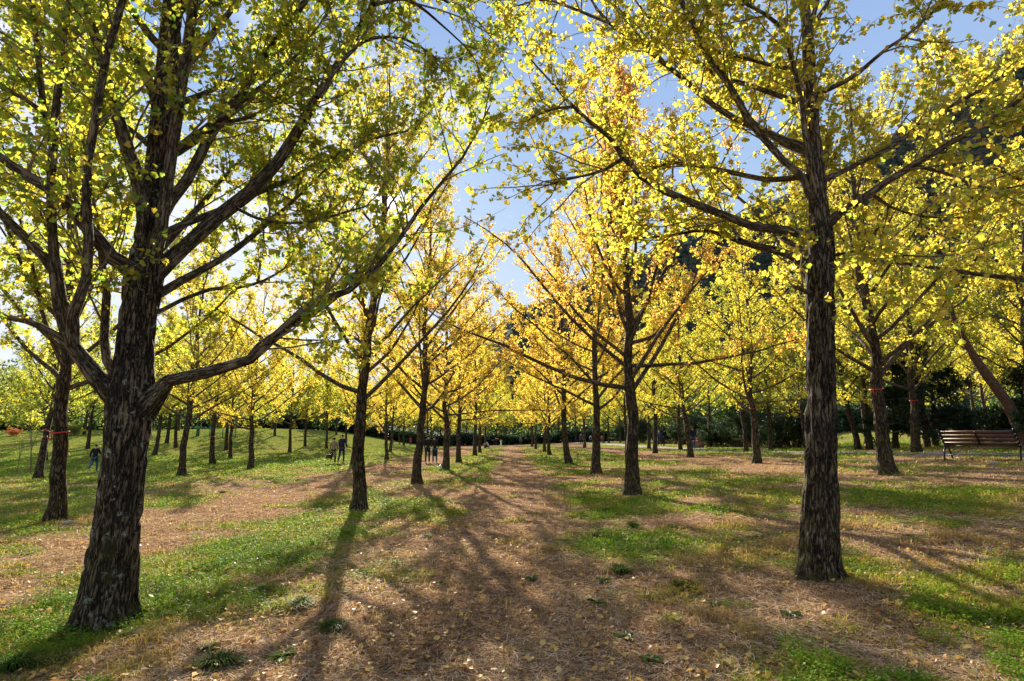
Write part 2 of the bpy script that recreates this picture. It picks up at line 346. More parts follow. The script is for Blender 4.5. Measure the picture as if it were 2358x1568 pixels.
# clover
X, Y = scatter(210000, 2.9, 48, 1.55, lambda x, y: sm((cover(x, y) + 1.0 * (vn2(x * 3, y * 3) - .5) + .5 * (vn2(x * .8 + 2, y * .8) - .5) - .5) / .22) * (.12 + .88 * clump(x, y, 4)))
n = len(X); h = (.02 + .05 * rg.rand(n)) * (1 + .5 * cover(X, Y)); c = np.c_[X, Y, ztf(X, Y) + h]
d, s, w = rotm(n, rg.rand(n) * 6.28, rg.rand(n) * .75, rg.rand(n) * 6.28); sz = np.maximum(.016, Y * .0024) * (.7 + .7 * rg.rand(n))
V, F = quads(c, d, s, sz, sz, [(-.55, 0), (.1, -.5), (.55, 0), (.1, .5)])
rn = np.clip(.25 + .5 * rg.rand(n) + .5 * (vn2(X * .9, Y * .9) - .5), 0, 1)
tag(obj('clover_cover', mkmesh('clover_cover', V, [F], M_CLOVER, False, [('rnd', 'FACE', 'FLOAT', rn)])), 'bright green clover spreading over the turf', 'clover', kind='stuff')
# grass
X, Y = scatter(230000, 2.8, 85, 1.5, lambda x, y: .07 + .93 * sm((cover(x, y) + 1.1 * (vn2(x * 2.3 + 9, y * 2.3) - .5) - .32) / .3) * (.08 + .92 * clump(x, y, 11, 4.1)))
n = len(X); hh = (.022 + .06 * rg.rand(n) ** 2) * (.8 + .8 * vn2(X * 1.7, Y * 1.7)) * (1 + Y * .008); yaw = rg.rand(n) * 6.28; ln = rg.rand(n) * 1.5 + .25
b0 = np.c_[X, Y, ztf(X, Y) - .005]; dv = np.c_[np.cos(yaw), np.sin(yaw), np.zeros(n)]; sv = np.c_[-np.sin(yaw), np.cos(yaw), np.zeros(n)]
wd = np.maximum(.0028, Y * .0007)[:, None]
mid = b0 + dv * (hh * ln * .4)[:, None] + np.c_[0 * X, 0 * X, hh * .6]; tip = b0 + dv * (hh * ln * 1.2)[:, None] + np.c_[0 * X, 0 * X, hh * (1 - ln * .38)]
V = np.stack([b0 - sv * wd, b0 + sv * wd, mid + sv * wd * .8, mid - sv * wd * .8, tip], 1); k = np.arange(n)[:, None] * 5
cg = cover(X, Y); rn = np.clip(1.05 - cg * .7 + .6 * (rg.rand(n) - .5) + .7 * (vn2(X * 1.1 + 3, Y * 1.1) - .5), 0, 1)
me = mkmesh('grass_cover', V, [k + np.array([[0, 1, 2, 3]]), k + np.array([[3, 2, 4]])], M_GRASS, False, [('rnd', 'FACE', 'FLOAT', np.concatenate([rn, rn]))])
tag(obj('grass_cover', me), 'short green and drying grass blades over the park floor', 'grass', kind='stuff')
# straw
X, Y = scatter(200000, 2.7, 26, 1.7, lambda x, y: .28 + .72 * sm((.8 - cover(x, y)) / .4), .93)
n = len(X); c = np.c_[X, Y, ztf(X, Y) + .004 + .022 * rg.rand(n) ** 1.5]
d, s, w = rotm(n, rg.rand(n) * 6.28, .22 * rg.rand(n) + .1 * (rg.rand(n) < .12) * 3, rg.rand(n) * 6.28)
V0, _ = quads(c, d, s, (.03 + .10 * rg.rand(n) ** 1.5) * (1 + Y * .03), np.maximum(.0032, Y * .0006) * (.8 + 1.2 * rg.rand(n)), [(-.5, -.5), (0, -.5), (.5, -.5), (.5, .5), (0, .5), (-.5, .5)])
V0 = V0.reshape(n, 6, 3); bend = s * ((rg.rand(n) - .5) * .02)[:, None]; V0[:, 1] += bend; V0[:, 4] += bend; k = np.arange(n)[:, None] * 6
rn = np.clip(rg.rand(n) * .85 + .35 * (vn2(X * 1.3, Y * 1.3) - .3), 0, 1)
tag(obj('straw_litter', mkmesh('straw_litter', V0, [k + np.array([[0, 1, 4, 5]]), k + np.array([[1, 2, 3, 4]])], M_STRAW, False, [('rnd', 'FACE', 'FLOAT', np.concatenate([rn, rn]))])), 'dry straw and cut grass scattered over the paths', 'straw', kind='stuff')
# fallen leaves
FAN = np.array([(0, 0, 0), (.55, -.52, .10), (.93, -.34, .03), (.80, 0, -.05), (.93, .34, .03), (.55, .52, .10)])
def leaves(c, axis_, nrm, size, curl=1.0):
    d = norm(axis_); w = norm(nrm - d * (nrm * d).sum(1, keepdims=True)); s = np.cross(w, d); n = len(c)
    V = c[:, None, :] + size[:, None, None] * (FAN[None, :, 0:1] * d[:, None, :] + FAN[None, :, 1:2] * s[:, None, :] + FAN[None, :, 2:3] * curl * w[:, None, :])
    k = np.arange(n)[:, None] * 6
    return V.reshape(-1, 3), np.concatenate([k + np.array([[0, 1, 2, 3]]), k + np.array([[0, 3, 4, 5]])])
X, Y = scatter(5200, 2.7, 30, 1.6, lambda x, y: np.full(len(x), .9)); n = len(X)
c = np.c_[X, Y, ztf(X, Y) + .03 + .015 * rg.rand(n)]; d, s, w = rotm(n, rg.rand(n) * 6.28, .15 + .5 * rg.rand(n) ** 2, rg.rand(n) * 6.28)
V, F = leaves(c, d, w, .03 + .035 * rg.rand(n), 1.6); rn = rg.rand(n)
tag(obj('fallen_leaves', mkmesh('fallen_leaves', V, [F], M_FALLEN, False, [('rnd', 'FACE', 'FLOAT', np.concatenate([rn, rn]))])), 'yellow and brown ginkgo leaves fallen on the turf', 'fallen leaves', kind='stuff')
#PART2
# ------------------------------------------------------------------ trees
UP = np.array([0, 0, 1.])
def grow(rng, st, dr, L, K, wob, up):
    M = len(st); P = np.empty((M, K, 3)); P[:, 0] = st; d = norm(dr); stp = (L / (K - 1))[:, None]
    for k in range(1, K):
        d = norm(d + rng.randn(M, 3) * wob + UP * up); P[:, k] = P[:, k - 1] + d * stp
    return P
def along(P, t):
    """point and direction at parameter t (M,) on polylines (M,K,3)"""
    K = P.shape[1]; f = np.clip(t, 0, .9999) * (K - 1); i = f.astype(int); r = (f - i)[:, None]; m = np.arange(len(P))
    a, b = P[m, i], P[m, np.minimum(i + 1, K - 1)]; return a * (1 - r) + b * r, norm(b - a)
def furrow(amp, f):
    def fn(S, rr):
        x, y, z = S[..., 0] * f, S[..., 1] * f, S[..., 2] * f * .2
        q = vn3(x * .5 + 3, y * .5, z * .8) * 1.2
        n = np.abs(vn3(x + q, y - q, z + q) - .5) * 2; n2 = np.abs(vn3(x * 2.1 + 7, y * 2.1, z * 2.4) - .5) * 2
        big = vn3(S[..., 0] * 4, S[..., 1] * 4, S[..., 2] * 2.2) - .5
        return amp * (np.minimum(n * 2.2, 1) - .6 + .35 * (n2 - .5)) * np.clip(rr / .12, .12, 1.2) + big * .10 * rr
    return fn
def rootlobes(fn, seed=0, h0=.12):
    def g(S, rr):
        an = np.arctan2(S[..., 1], S[..., 0]); z = np.maximum(S[..., 2] - h0, 0); lo = .5 + .5 * np.sin(an * 5 + seed + 1.2 * np.sin(an * 2 + seed)); e = np.exp(-z / .16)
        return fn(S, rr) + rr * (.30 * lo ** 1.5 - .02) * e
    return g
def side_dirs(rng, d, ang, upb):
    """directions at an angle from d, random round it"""
    r = norm(np.cross(d, rng.randn(*d.shape))); return norm(d * np.cos(ang)[:, None] + r * np.sin(ang)[:, None] + UP * upb)
def crown_leaves(rng, twigs, per, size, full=True, droop=.35):
    """leaf clusters on the nodes of every twig"""
    M, K, _ = twigs.shape
    T = np.repeat(np.arange(M), per); t = .12 + .88 * rng.rand(len(T)); t = np.floor(t * 3.3 + rng.rand(len(T)) * .25) / 3.5
    p, d = along(twigs[T], np.clip(t, 0, 1))
    n = len(p); pd = norm(rng.randn(n, 3) + d * .5 - UP * droop * .6 + np.array([0, 0, .3]) * 0)
    c = p + pd * (size * (.08 + .28 * rng.rand(n)))[:, None]; ax = norm(pd + rng.randn(n, 3) * .22 - UP * droop * .6)
    nr = norm(rng.randn(n, 3) + UP * .55); sz = size * (.5 + .68 * rng.rand(n)); rv = rng.rand(n)
    if full:
        V, F = leaves(c, ax, nr, sz, 1 + 2 * rng.rand()); return V, F, np.concatenate([rv, rv]), n
    w = norm(nr - ax * (nr * ax).sum(1, keepdims=True)); s = np.cross(w, ax)
    V, F = quads(c, ax, s, sz, sz, [(0, 0), (.8, -.52), (.95, 0), (.8, .52)]); return V, F, rv, n
def build_woody(name, sets, mats, parent=None):
    """sets: list of (P, Rad, sides, rough, matindex)"""
    Vs, Fs, As, Ms = [], [], [], []; n = 0
    for P, Rd, sd, rough, mi in sets:
        if len(P) == 0: continue
        V, F, A = tubes(P, Rd, sd, rough); Vs.append(V); Fs.append(F + n); As.append(A); Ms.append(np.full(len(F), mi)); n += len(V)
    return mkmesh(name, np.concatenate(Vs), [np.concatenate(Fs)], mats, True, [('bk', 'POINT', 'FLOAT_VECTOR', np.concatenate(As))], np.concatenate(Ms))
def branch_out(rng, P1, R1, L1, n_per_m, lsec, t0=.2, tert=5, tlen=(.18, .5), upb=.12, skip=None):
    """secondary and tertiary shoots on primary branches"""
    cnt = np.maximum(2, (L1 * n_per_m * (.8 + .4 * rng.rand(len(P1))))).astype(int); I = np.repeat(np.arange(len(P1)), cnt)
    t = t0 + (1 - t0) * rng.rand(len(I)) ** .85; p, d = along(P1[I], t)
    L2 = lsec * (.45 + .8 * rng.rand(len(I))) * (1.15 - .55 * t)
    D2 = side_dirs(rng, d, .5 + .7 * rng.rand(len(I)), upb); P2 = grow(rng, p, D2, L2, 5, .16, .05)
    r2 = .004 + .006 * L2; R2 = r2[:, None] * np.linspace(1, .35, 5)
    J = np.repeat(np.arange(len(P2)), tert); t3 = .15 + .85 * rng.rand(len(J)); p, d = along(P2[J], t3)
    L3 = tlen[0] + (tlen[1] - tlen[0]) * rng.rand(len(J)); P3 = grow(rng, p, side_dirs(rng, d, .4 + .9 * rng.rand(len(J)), .05), L3, 3, .15, .02)
    R3 = np.full((len(J), 1), .0028) * np.array([[1.2, .9, .5]])
    return P2, R2, P3, R3
def gen_tree(seed, H=11, base=2.3, spread=3.3, r0=.19, nprim=34, per=8, size=.075, tert=5, lod=1, lean=(0, 0), steep=1.0, npm=4.2, wbase=None):
    rng = np.random.RandomState(seed)
    K = 26; z = np.linspace(0, 1, K); zz = H * z
    bendx = np.cumsum(rng.randn(K) * .035); bendy = np.cumsum(rng.randn(K) * .035)
    tr = np.c_[lean[0] * zz + bendx * (z > .02), lean[1] * zz + bendy * (z > .02), zz]; tr[:, :2] -= tr[0, :2]; tr[0, 2] = -.25
    tr = resample(tr, 90 if lod == 0 else 40 if lod == 1 else 16)
    h = np.clip(tr[:, 2], 0, H); rad = r0 * ((1 - h / H) ** .75 * .92 + .05) * (1 + .38 * np.exp(-h / .28) + .12 * np.exp(-h / 1.2)) * (1 - .10 * (h > base + .4))
    u = (np.arange(nprim) + rng.rand(nprim) * .8) / nprim; hb = base + (H * .97 - base) * u ** 1.15
    az = np.arange(nprim) * 2.4 + rng.rand(nprim) * 1.1; el = R(1) * ((28 + 32 * u + 11 * rng.randn(nprim)) * steep)
    dr = np.c_[np.cos(az) * np.cos(el), np.sin(az) * np.cos(el), np.sin(el)]
    L1 = spread * (1.25 * (1 - u) ** .75 + .16) * (.72 + .5 * rng.rand(nprim))
    st, _ = along(np.repeat(tr[None], nprim, 0), np.interp(hb, tr[:, 2], np.linspace(0, 1, len(tr))))
    P1 = grow(rng, st, dr, L1, 10, .075, .045)
    rt = np.interp(hb, tr[:, 2], rad); R1 = np.minimum(rt * .5, .012 + .013 * L1)[:, None] * (np.linspace(1, .14, 10) ** .9)
    P2, R2, P3, R3 = branch_out(rng, P1, R1, L1, npm, .72, .12, tert, (.12, .38))
    P3 = P3[P3[:, -1, 2] > base - .3] if len(P3) else P3; R3 = np.full((len(P3), 1), .0028) * np.array([[1.2, .9, .5]])
    tw = [(tr[None], rad[None], {0: 44, 1: 20, 2: 9}[lod], rootlobes(furrow(.015, 16), seed, .25) if lod < 2 else None, 0), (P1, R1, {0: 8, 1: 6, 2: 4}[lod], None, 0), (P2, R2, 3, None, 1)]
    if lod < 2: tw.append((P3, R3, 3, None, 1))
    wood = build_woody('trunk', tw, [M_BARK, M_TWIG])
    tw3 = np.concatenate([P3, P2[:, ::2]]); tw3 = tw3[tw3[:, -1, 2] > base - .25]
    V, F, rv, n = crown_leaves(rng, tw3, per, size, lod < 2)
    if wbase is not None: F, rv = sungap(wbase, V, F, rv, 6)
    crown = mkmesh('crown', V, [F], M_LEAF, False, [('rnd', 'FACE', 'FLOAT', rv)])
    return wood, crown, n, tr, rad
LEAFCOUNT = 0
def place_tree(name, wood, crown, loc, rz, s, autumn, lichen, label, cat='tree', group=None, ribbon=None, rb_h=1.5, rb_r=.2, bow=False):
    o = empty(name, loc, rz, label, cat, group, s)
    w = obj('trunk', wood, o); w.color = (lichen, 0, 0, 1); c = obj('crown', crown, o); c.color = (autumn, 0, 0, 1)
    if ribbon: add_ribbon(o, rb_h, rb_r, bow)
    return o
M_RIB = plain('ribbon_red', (.50, .035, .03), .5, 0, .15, 20)
def add_ribbon(o, h, r, bow=False, c=(0, 0)):
    mb = MB(); n = 28; a = np.arange(n) * 2 * math.pi / n; wv = .02 * np.sin(a + 1) 
    for k in range(2): pass
    V = np.array([[c[0] + (r + dr_) * math.cos(t), c[1] + (r + dr_) * math.sin(t), h + wv[i] + dz] for (dr_, dz) in ((0, -.015), (.006, -.013), (.006, .013), (0, .015)) for i, t in enumerate(a)])
    q = [[k * n + i, k * n + (i + 1) % n, ((k + 1) % 4) * n + (i + 1) % n, ((k + 1) % 4) * n + i] for k in range(4) for i in range(n)]
    mb.add(V, q)
    if bow:
        for (dx, dz) in ((-.17, .07), (.02, -.17)):
            x0 = c[0] - r * .93; y0 = c[1] - r * .5
            mb.box((x0 + dx / 2, y0 - .01, h + dz / 2), (math.hypot(dx, dz), .006, .022), Matrix.Rotation(-math.atan2(dz, dx), 3, 'Y'))
        mb.ell((c[0] - r * .9, c[1] - r * .5, h), (.025, .02, .025), 8, 5)
    p = obj('ribbon', mkmesh('ribbon', np.concatenate(mb.V), [np.concatenate(f) for f in mb.F.values()], M_RIB, True), o)
    return p
# ---- the two near trees, traced limb by limb
def hero(name, trunk, limbs, extra, Y0, label, autumn, lichen, seed, size, npm, per, rough_amp, tert=5):
    """trunk/limbs: [(px,py,width px),...] with Y from Y0 to an end depth"""
    rng = np.random.RandomState(seed)
    base = G(trunk[0][0], trunk[0][1]); b0 = np.array([base[0], base[1], zt(base[0], base[1])]); Y0 = base[1]
    def conv(pts, Ya, Yb, bow=0.):
        n = len(pts); out = []
        for i, (px, py, w) in enumerate(pts):
            f = i / (n - 1); Y = Ya + (Yb - Ya) * f ** .9 + bow * math.sin(math.pi * f); p = at(px, py, Y); dc = (p - [0, 0, EYE]) @ np.array([0, math.cos(PITCH), math.sin(PITCH)])
            out.append([*p, w / 2 / FPX * dc / math.sqrt(1 + ((px - CX) ** 2 + (py - CY) ** 2 * .3) / FPX ** 2)])
        return np.array(out)
    T = conv(trunk, Y0, Y0 + .05); T[:, 3] *= .97; T[0, 2] = b0[2] - .12
    Tr = resample(T, 420); wood = [((Tr[:, :3] - b0)[None], Tr[None, :, 3], 120, rootlobes(furrow(rough_amp, 15), seed), 0)]
    P1, R1, L1 = [], [], []
    for (dY, bow, pts) in limbs:
        # depth of the trunk where the limb leaves it
        C = resample(conv(pts, Y0 + .02, Y0 + dY, bow), 14); P1.append(C[:, :3] - b0); R1.append(C[:, 3])
        L1.append(np.linalg.norm(np.diff(C[:, :3], axis=0), axis=1).sum())
    P1 = np.array(P1); R1 = np.array(R1); L1 = np.array(L1)
    ext = len(L1)
    # limbs on the far and near side and above the frame
    m = len(extra)
    if m:
        e = np.array(extra, float)   # height, azimuth deg, elevation deg, length, radius
        st = np.stack([np.interp(e[:, 0], Tr[:, 2] - b0[2], Tr[:, k] - b0[k]) for k in range(3)], 1)
        az, el = R(1) * e[:, 1], R(1) * e[:, 2]; D = np.c_[np.cos(az) * np.cos(el), np.sin(az) * np.cos(el), np.sin(el)]
        PE = grow(rng, st, D, e[:, 3], 14, .05, .03); P1 = np.concatenate([P1, PE]); R1 = np.concatenate([R1, e[:, 4:5] * np.linspace(1, .15, 14)]); L1 = np.concatenate([L1, e[:, 3]])
    wood.append((P1, R1, 14, furrow(.008, 22), 0))
    P2, R2, P3, R3 = branch_out(rng, P1, R1, L1, npm, 1.15, .2, tert, (.15, .55), .10)
    # keep shoots off the lens: nothing grows within 2.3 m of where people stand on the path
    cam = np.array([0, 0, EYE]) - b0
    k2 = np.linalg.norm(P2[:, -1] - cam, axis=1) > 2.5; P2, R2 = P2[k2], R2[k2]
    k3 = (np.linalg.norm(P3[:, -1] - cam, axis=1) > 2.5) & (P3[:, 0, 2] > 1.9); P3, R3 = P3[k3], R3[k3]
    wood += [(P2, R2, 5, None, 1), (P3, R3, 3, None, 1)]
    tw = np.concatenate([P3, P2[:, ::2]]); V, F, rv, n = crown_leaves(rng, tw, per, size); F, rv = sungap(b0, V, F, rv, 6)
    o = empty(name, b0, 0, label, 'tree', 'ginkgo trees of the park')
    w = obj('trunk', build_woody('trunk', wood, [M_BARK, M_TWIG]), o); w.color = (lichen, 0, 0, 1)
    c = obj('crown', mkmesh('crown', V, [F], M_LEAF, False, [('rnd', 'FACE', 'FLOAT', rv)]), o); c.color = (autumn, 0, 0, 1)
    print('HERO', name, 'base', b0, 'leaves', n); return o
GRP = 'ginkgo trees of the park'
TL = [(238, 1440, 182), (246, 1390, 150), (256, 1320, 136), (270, 1200, 118), (285, 1080, 110), (296, 980, 112), (300, 905, 118), (308, 830, 98), (318, 740, 90), (330, 650, 92), (338, 600, 80), (346, 520, 64), (360, 400, 58), (374, 270, 57), (388, 130, 54), (398, 0, 48), (408, -200, 38), (420, -500, 26), (430, -900, 8)]
LL = [(-.5, 0, [(346, 610, 50), (368, 540, 36), (385, 420, 31), (403, 300, 30), (420, 180, 28), (440, 50, 26), (452, -60, 22), (470, -250, 12), (490, -420, 5)]),
 (-.2, -.2, [(342, 560, 50), (325, 440, 36), (300, 360, 34), (275, 280, 32), (250, 200, 30), (225, 110, 27), (200, 0, 24), (175, -140, 15), (160, -300, 5)]),
 (1.4, 0, [(345, 640, 56), (385, 605, 44), (440, 555, 36), (500, 500, 36), (560, 455, 36), (620, 400, 30), (680, 310, 26), (730, 225, 23), (790, 130, 20), (860, 10, 17), (900, -80, 12), (960, -220, 5)]),
 (2.2, 0, [(370, 540, 22), (450, 505, 18), (525, 478, 17), (600, 440, 14), (665, 415, 12), (725, 380, 10), (800, 345, 8), (875, 315, 6), (975, 295, 3)]),
 (1.6, 0, [(730, 225, 12), (790, 140, 9), (850, 90, 8), (930, 90, 6), (1000, 130, 4), (1060, 190, 2)]),
 (1.9, 0, [(760, -90, 14), (830, -80, 10), (920, -50, 8), (1000, -10, 6), (1090, 40, 4), (1150, 110, 2)]),
 (1.6, 0, [(860, 10, 12), (940, 0, 8), (1020, 60, 5), (1090, 130, 3), (1110, 190, 2)]),
 (1.6, .3, [(545, 480, 9), (600, 505, 8), (660, 513, 7), (720, 510, 7), (800, 487, 5), (860, 470, 3)]),
 (.7, 0, [(360, 520, 34), (395, 460, 28), (440, 400, 27), (475, 325, 25), (520, 265, 24), (560, 210, 21), (600, 140, 18), (650, 75, 16), (705, 0, 14), (760, -90, 8)]),
 (.9, 0, [(370, 370, 18), (415, 350, 15), (460, 320, 13), (505, 285, 11), (575, 270, 9), (610, 250, 8), (670, 195, 7), (690, 135, 5), (700, 60, 3)]),
 (.5, 0, [(385, 200, 24), (430, 155, 18), (475, 100, 17), (515, 45, 15), (550, 0, 13), (600, -80, 7)]),
 (-.7, -.2, [(335, 650, 60), (300, 620, 46), (255, 590, 40), (210, 530, 38), (170, 490, 36), (140, 450, 34), (90, 420, 32), (45, 395, 29), (0, 360, 26), (-80, 310, 16), (-160, 250, 6)]),
 (.9, 0, [(365, 260, 30), (345, 190, 26), (300, 120, 23), (260, 65, 21), (215, 10, 19), (170, -70, 11), (140, -150, 5)]),
 (1.2, 0, [(350, 340, 18), (290, 290, 13), (200, 230, 11), (150, 160, 10), (100, 80, 9), (60, 0, 7), (20, -80, 4)]),
 (-.9, -.1, [(285, 930, 76), (240, 890, 54), (205, 845, 46), (170, 800, 42), (148, 755, 36), (180, 705, 30), (203, 620, 27), (203, 520, 25), (197, 420, 24), (210, 330, 24), (225, 250, 23), (240, 150, 21), (265, 60, 19), (285, 0, 17), (310, -120, 8)]),
 (-.6, 0, [(160, 780, 40), (143, 720, 38), (130, 640, 36), (122, 560, 27), (118, 450, 25), (125, 300, 24), (135, 200, 21), (150, 50, 17), (160, -20, 14), (175, -140, 6)]),
 (-.2, 0, [(135, 640, 30), (100, 590, 27), (60, 550, 26), (0, 490, 24), (-60, 430, 16), (-130, 370, 6)]),
 (-.5, .2, [(120, 330, 20), (100, 240, 17), (90, 150, 16), (80, 50, 15), (72, -20, 12), (60, -120, 5)]),
 (-.4, 0, [(118, 290, 16), (95, 260, 13), (60, 230, 12), (0, 200, 11), (-60, 160, 5)]),
 (-.2, 0, [(165, 800, 30), (130, 772, 22), (70, 742, 18), (0, 725, 15), (-70, 690, 7)]),
 (.5, .1, [(290, 890, 36), (265, 865, 27), (245, 825, 24), (240, 760, 24), (246, 680, 22), (236, 610, 18), (225, 520, 12), (205, 400, 8), (190, 300, 4)]),
 (.5, -.2, [(325, 950, 80), (350, 925, 52), (372, 897, 38), (400, 870, 34), (450, 860, 31), (520, 850, 29), (580, 825, 26), (620, 790, 25), (660, 750, 23), (700, 708, 21), (750, 688, 19), (800, 670, 16), (850, 635, 14), (880, 600, 13), (920, 550, 11), (960, 490, 9), (1000, 440, 8), (1060, 370, 6), (1092, 315, 5), (1130, 240, 3)]),
 (.2, 0, [(560, 842, 13), (600, 790, 11), (690, 740, 9), (770, 690, 7), (840, 600, 3)]),
 (1.6, 0, [(345, 730, 20), (378, 712, 13), (420, 690, 11), (490, 665, 10), (560, 660, 8), (620, 640, 6), (680, 600, 3)])]
TR = [(1884, 1330, 128), (1886, 1290, 106), (1889, 1200, 90), (1890, 1050, 77), (1890, 900, 69), (1889, 760, 66), (1890, 640, 66), (1890, 560, 62), (1886, 500, 50), (1880, 430, 44), (1874, 330, 39), (1866, 220, 34), (1861, 100, 30), (1850, -20, 26), (1842, -200, 20), (1835, -500, 14), (1830, -800, 5)]
LR = [(.6, 0, [(1880, 545, 34), (1854, 530, 26), (1769, 530, 22), (1704, 510, 20), (1629, 480, 19), (1554, 450, 18), (1499, 425, 16), (1459, 390, 15), (1434, 360, 14), (1414, 325, 13), (1369, 290, 11), (1319, 245, 8), (1279, 200, 6), (1229, 145, 4), (1200, 105, 2)]),
 (.2, 0, [(1872, 460, 26), (1849, 410, 20), (1804, 370, 19), (1769, 330, 18), (1739, 300, 17), (1709, 250, 17), (1679, 195, 16), (1639, 145, 15), (1614, 95, 15), (1589, 40, 14), (1559, -20, 12), (1530, -130, 6)]),
 (.9, 0, [(1870, 345, 24), (1804, 322, 19), (1754, 300, 18), (1704, 280, 16), (1654, 250, 15), (1609, 215, 14), (1579, 185, 13), (1539, 155, 12), (1499, 120, 11), (1449, 85, 9), (1404, 55, 8), (1364, 5, 6), (1330, -60, 3)]),
 (1.3, 0, [(1862, 245, 17), (1779, 215, 13), (1704, 190, 12), (1654, 175, 11), (1604, 140, 10), (1554, 110, 9), (1519, 75, 8), (1489, 35, 6), (1454, -10, 4)]),
 (1.5, 0, [(1872, 410, 20), (1839, 407, 16), (1779, 415, 14), (1719, 405, 12), (1654, 390, 11), (1604, 382, 9), (1539, 375, 8), (1479, 400, 6), (1419, 425, 3)]),
 (1.0, 0, [(1885, 625, 34), (1850, 605, 26), (1804, 580, 21), (1754, 570, 19), (1704, 555, 16), (1659, 540, 11), (1619, 530, 8), (1554, 540, 7), (1479, 548, 5), (1419, 545, 3)]),
 (1.0, 0, [(1404, 55, 8), (1320, 20, 7), (1250, 0, 5), (1170, 20, 3)]),
 (1.2, 0, [(1530, -100, 12), (1400, -90, 9), (1280, -70, 7), (1190, -30, 4), (1120, 20, 2)]),
 (.8, 0, [(1434, 365, 10), (1380, 395, 7), (1300, 415, 5), (1220, 440, 2)]), (.8, 0, [(1319, 245, 7), (1260, 255, 5), (1190, 290, 2)]),
 (-.3, 0, [(2104, 380, 12), (2180, 400, 9), (2260, 430, 7), (2340, 430, 5), (2420, 400, 3)]),
 (.6, 0, [(2004, 445, 11), (2060, 480, 7), (2140, 500, 5), (2220, 500, 3)]),
 (.9, .1, [(1704, 553, 12), (1680, 520, 8), (1639, 505, 6), (1520, 505, 3)]),
 (-.7, 0, [(1890, 530, 36), (1916, 500, 24), (1954, 480, 22), (2004, 445, 21), (2054, 410, 20), (2104, 380, 19), (2154, 350, 18), (2204, 320, 18), (2254, 295, 16), (2304, 265, 14), (2358, 220, 13), (2450, 150, 8), (2540, 70, 3)]),
 (1.2, 0, [(1884, 420, 22), (1929, 400, 15), (1979, 375, 14), (2029, 350, 14), (2079, 320, 13), (2114, 290, 12), (2179, 250, 11), (2254, 210, 10), (2329, 165, 8), (2400, 130, 5)]),
 (-.5, 0, [(1868, 225, 18), (1919, 200, 13), (1959, 180, 12), (1999, 150, 11), (2029, 120, 10), (2069, 95, 9), (2114, 60, 8), (2159, 15, 7), (2200, -40, 5), (2260, -120, 3)]),
 (-.4, -.1, [(1884, 470, 24), (1872, 400, 17), (1856, 320, 15), (1844, 225, 13), (1824, 140, 12), (1804, 75, 11), (1779, 40, 10), (1744, 25, 9), (1709, 0, 7), (1660, -60, 4)]),
 (.1, 0, [(1860, 150, 16), (1868, 60, 13), (1882, 0, 12), (1900, -80, 8), (1920, -200, 3)]),
 (-1.3, 0, [(1905, 590, 9), (1979, 578, 6), (2029, 580, 5), (2079, 588, 4), (2150, 592, 2)]),
 (-.1, 0, [(1885, 680, 16), (1858, 672, 13), (1838, 662, 11), (1826, 655, 9)])]
EXL = [(2.9, 60, 35, 3.2, .05), (3.3, 100, 40, 3.6, .05), (3.8, 140, 40, 3.2, .045), (4.4, 30, 45, 3.0, .04), (5.0, 80, 45, 3.2, .04), (5.6, 200, 40, 3, .04), (5.9, 330, 40, 2.6, .035), (6.3, 120, 45, 2.8, .035), (7.0, 40, 50, 2.5, .03), (7.6, 250, 45, 2.2, .03), (8.2, 170, 50, 2.2, .03), (8.9, 300, 50, 1.8, .025), (9.4, 70, 55, 1.8, .02), (10, 200, 60, 1.3, .02)]
EXR = [(2.9, 75, 30, 2.6, .035), (3.4, 110, 35, 3.0, .04), (3.9, 50, 35, 2.8, .035), (4.6, 100, 40, 2.8, .035), (5.3, 60, 45, 2.6, .03), (5.7, 150, 40, 2.4, .03), (6.3, 10, 45, 2.4, .03), (6.9, 90, 45, 2.2, .025), (7.4, 220, 50, 2.0, .025), (7.9, 310, 50, 1.8, .02), (8.6, 130, 55, 1.5, .02), (9.2, 20, 60, 1.2, .015)]
hero('ginkgo_tree', TL, LL, EXL, 5.1, 'largest near ginkgo on the left with lichen-spotted trunk, two low limbs and green-yellow leaves', .43, 1.0, 5, .064, 6.4, 9, .020, 6)
hero('ginkgo_tree', TR, LR, EXR, 5.9, 'large near ginkgo on the right with a straight dark furrowed trunk and yellow leaves', .54, .12, 9, .068, 7.0, 9, .026, 6)
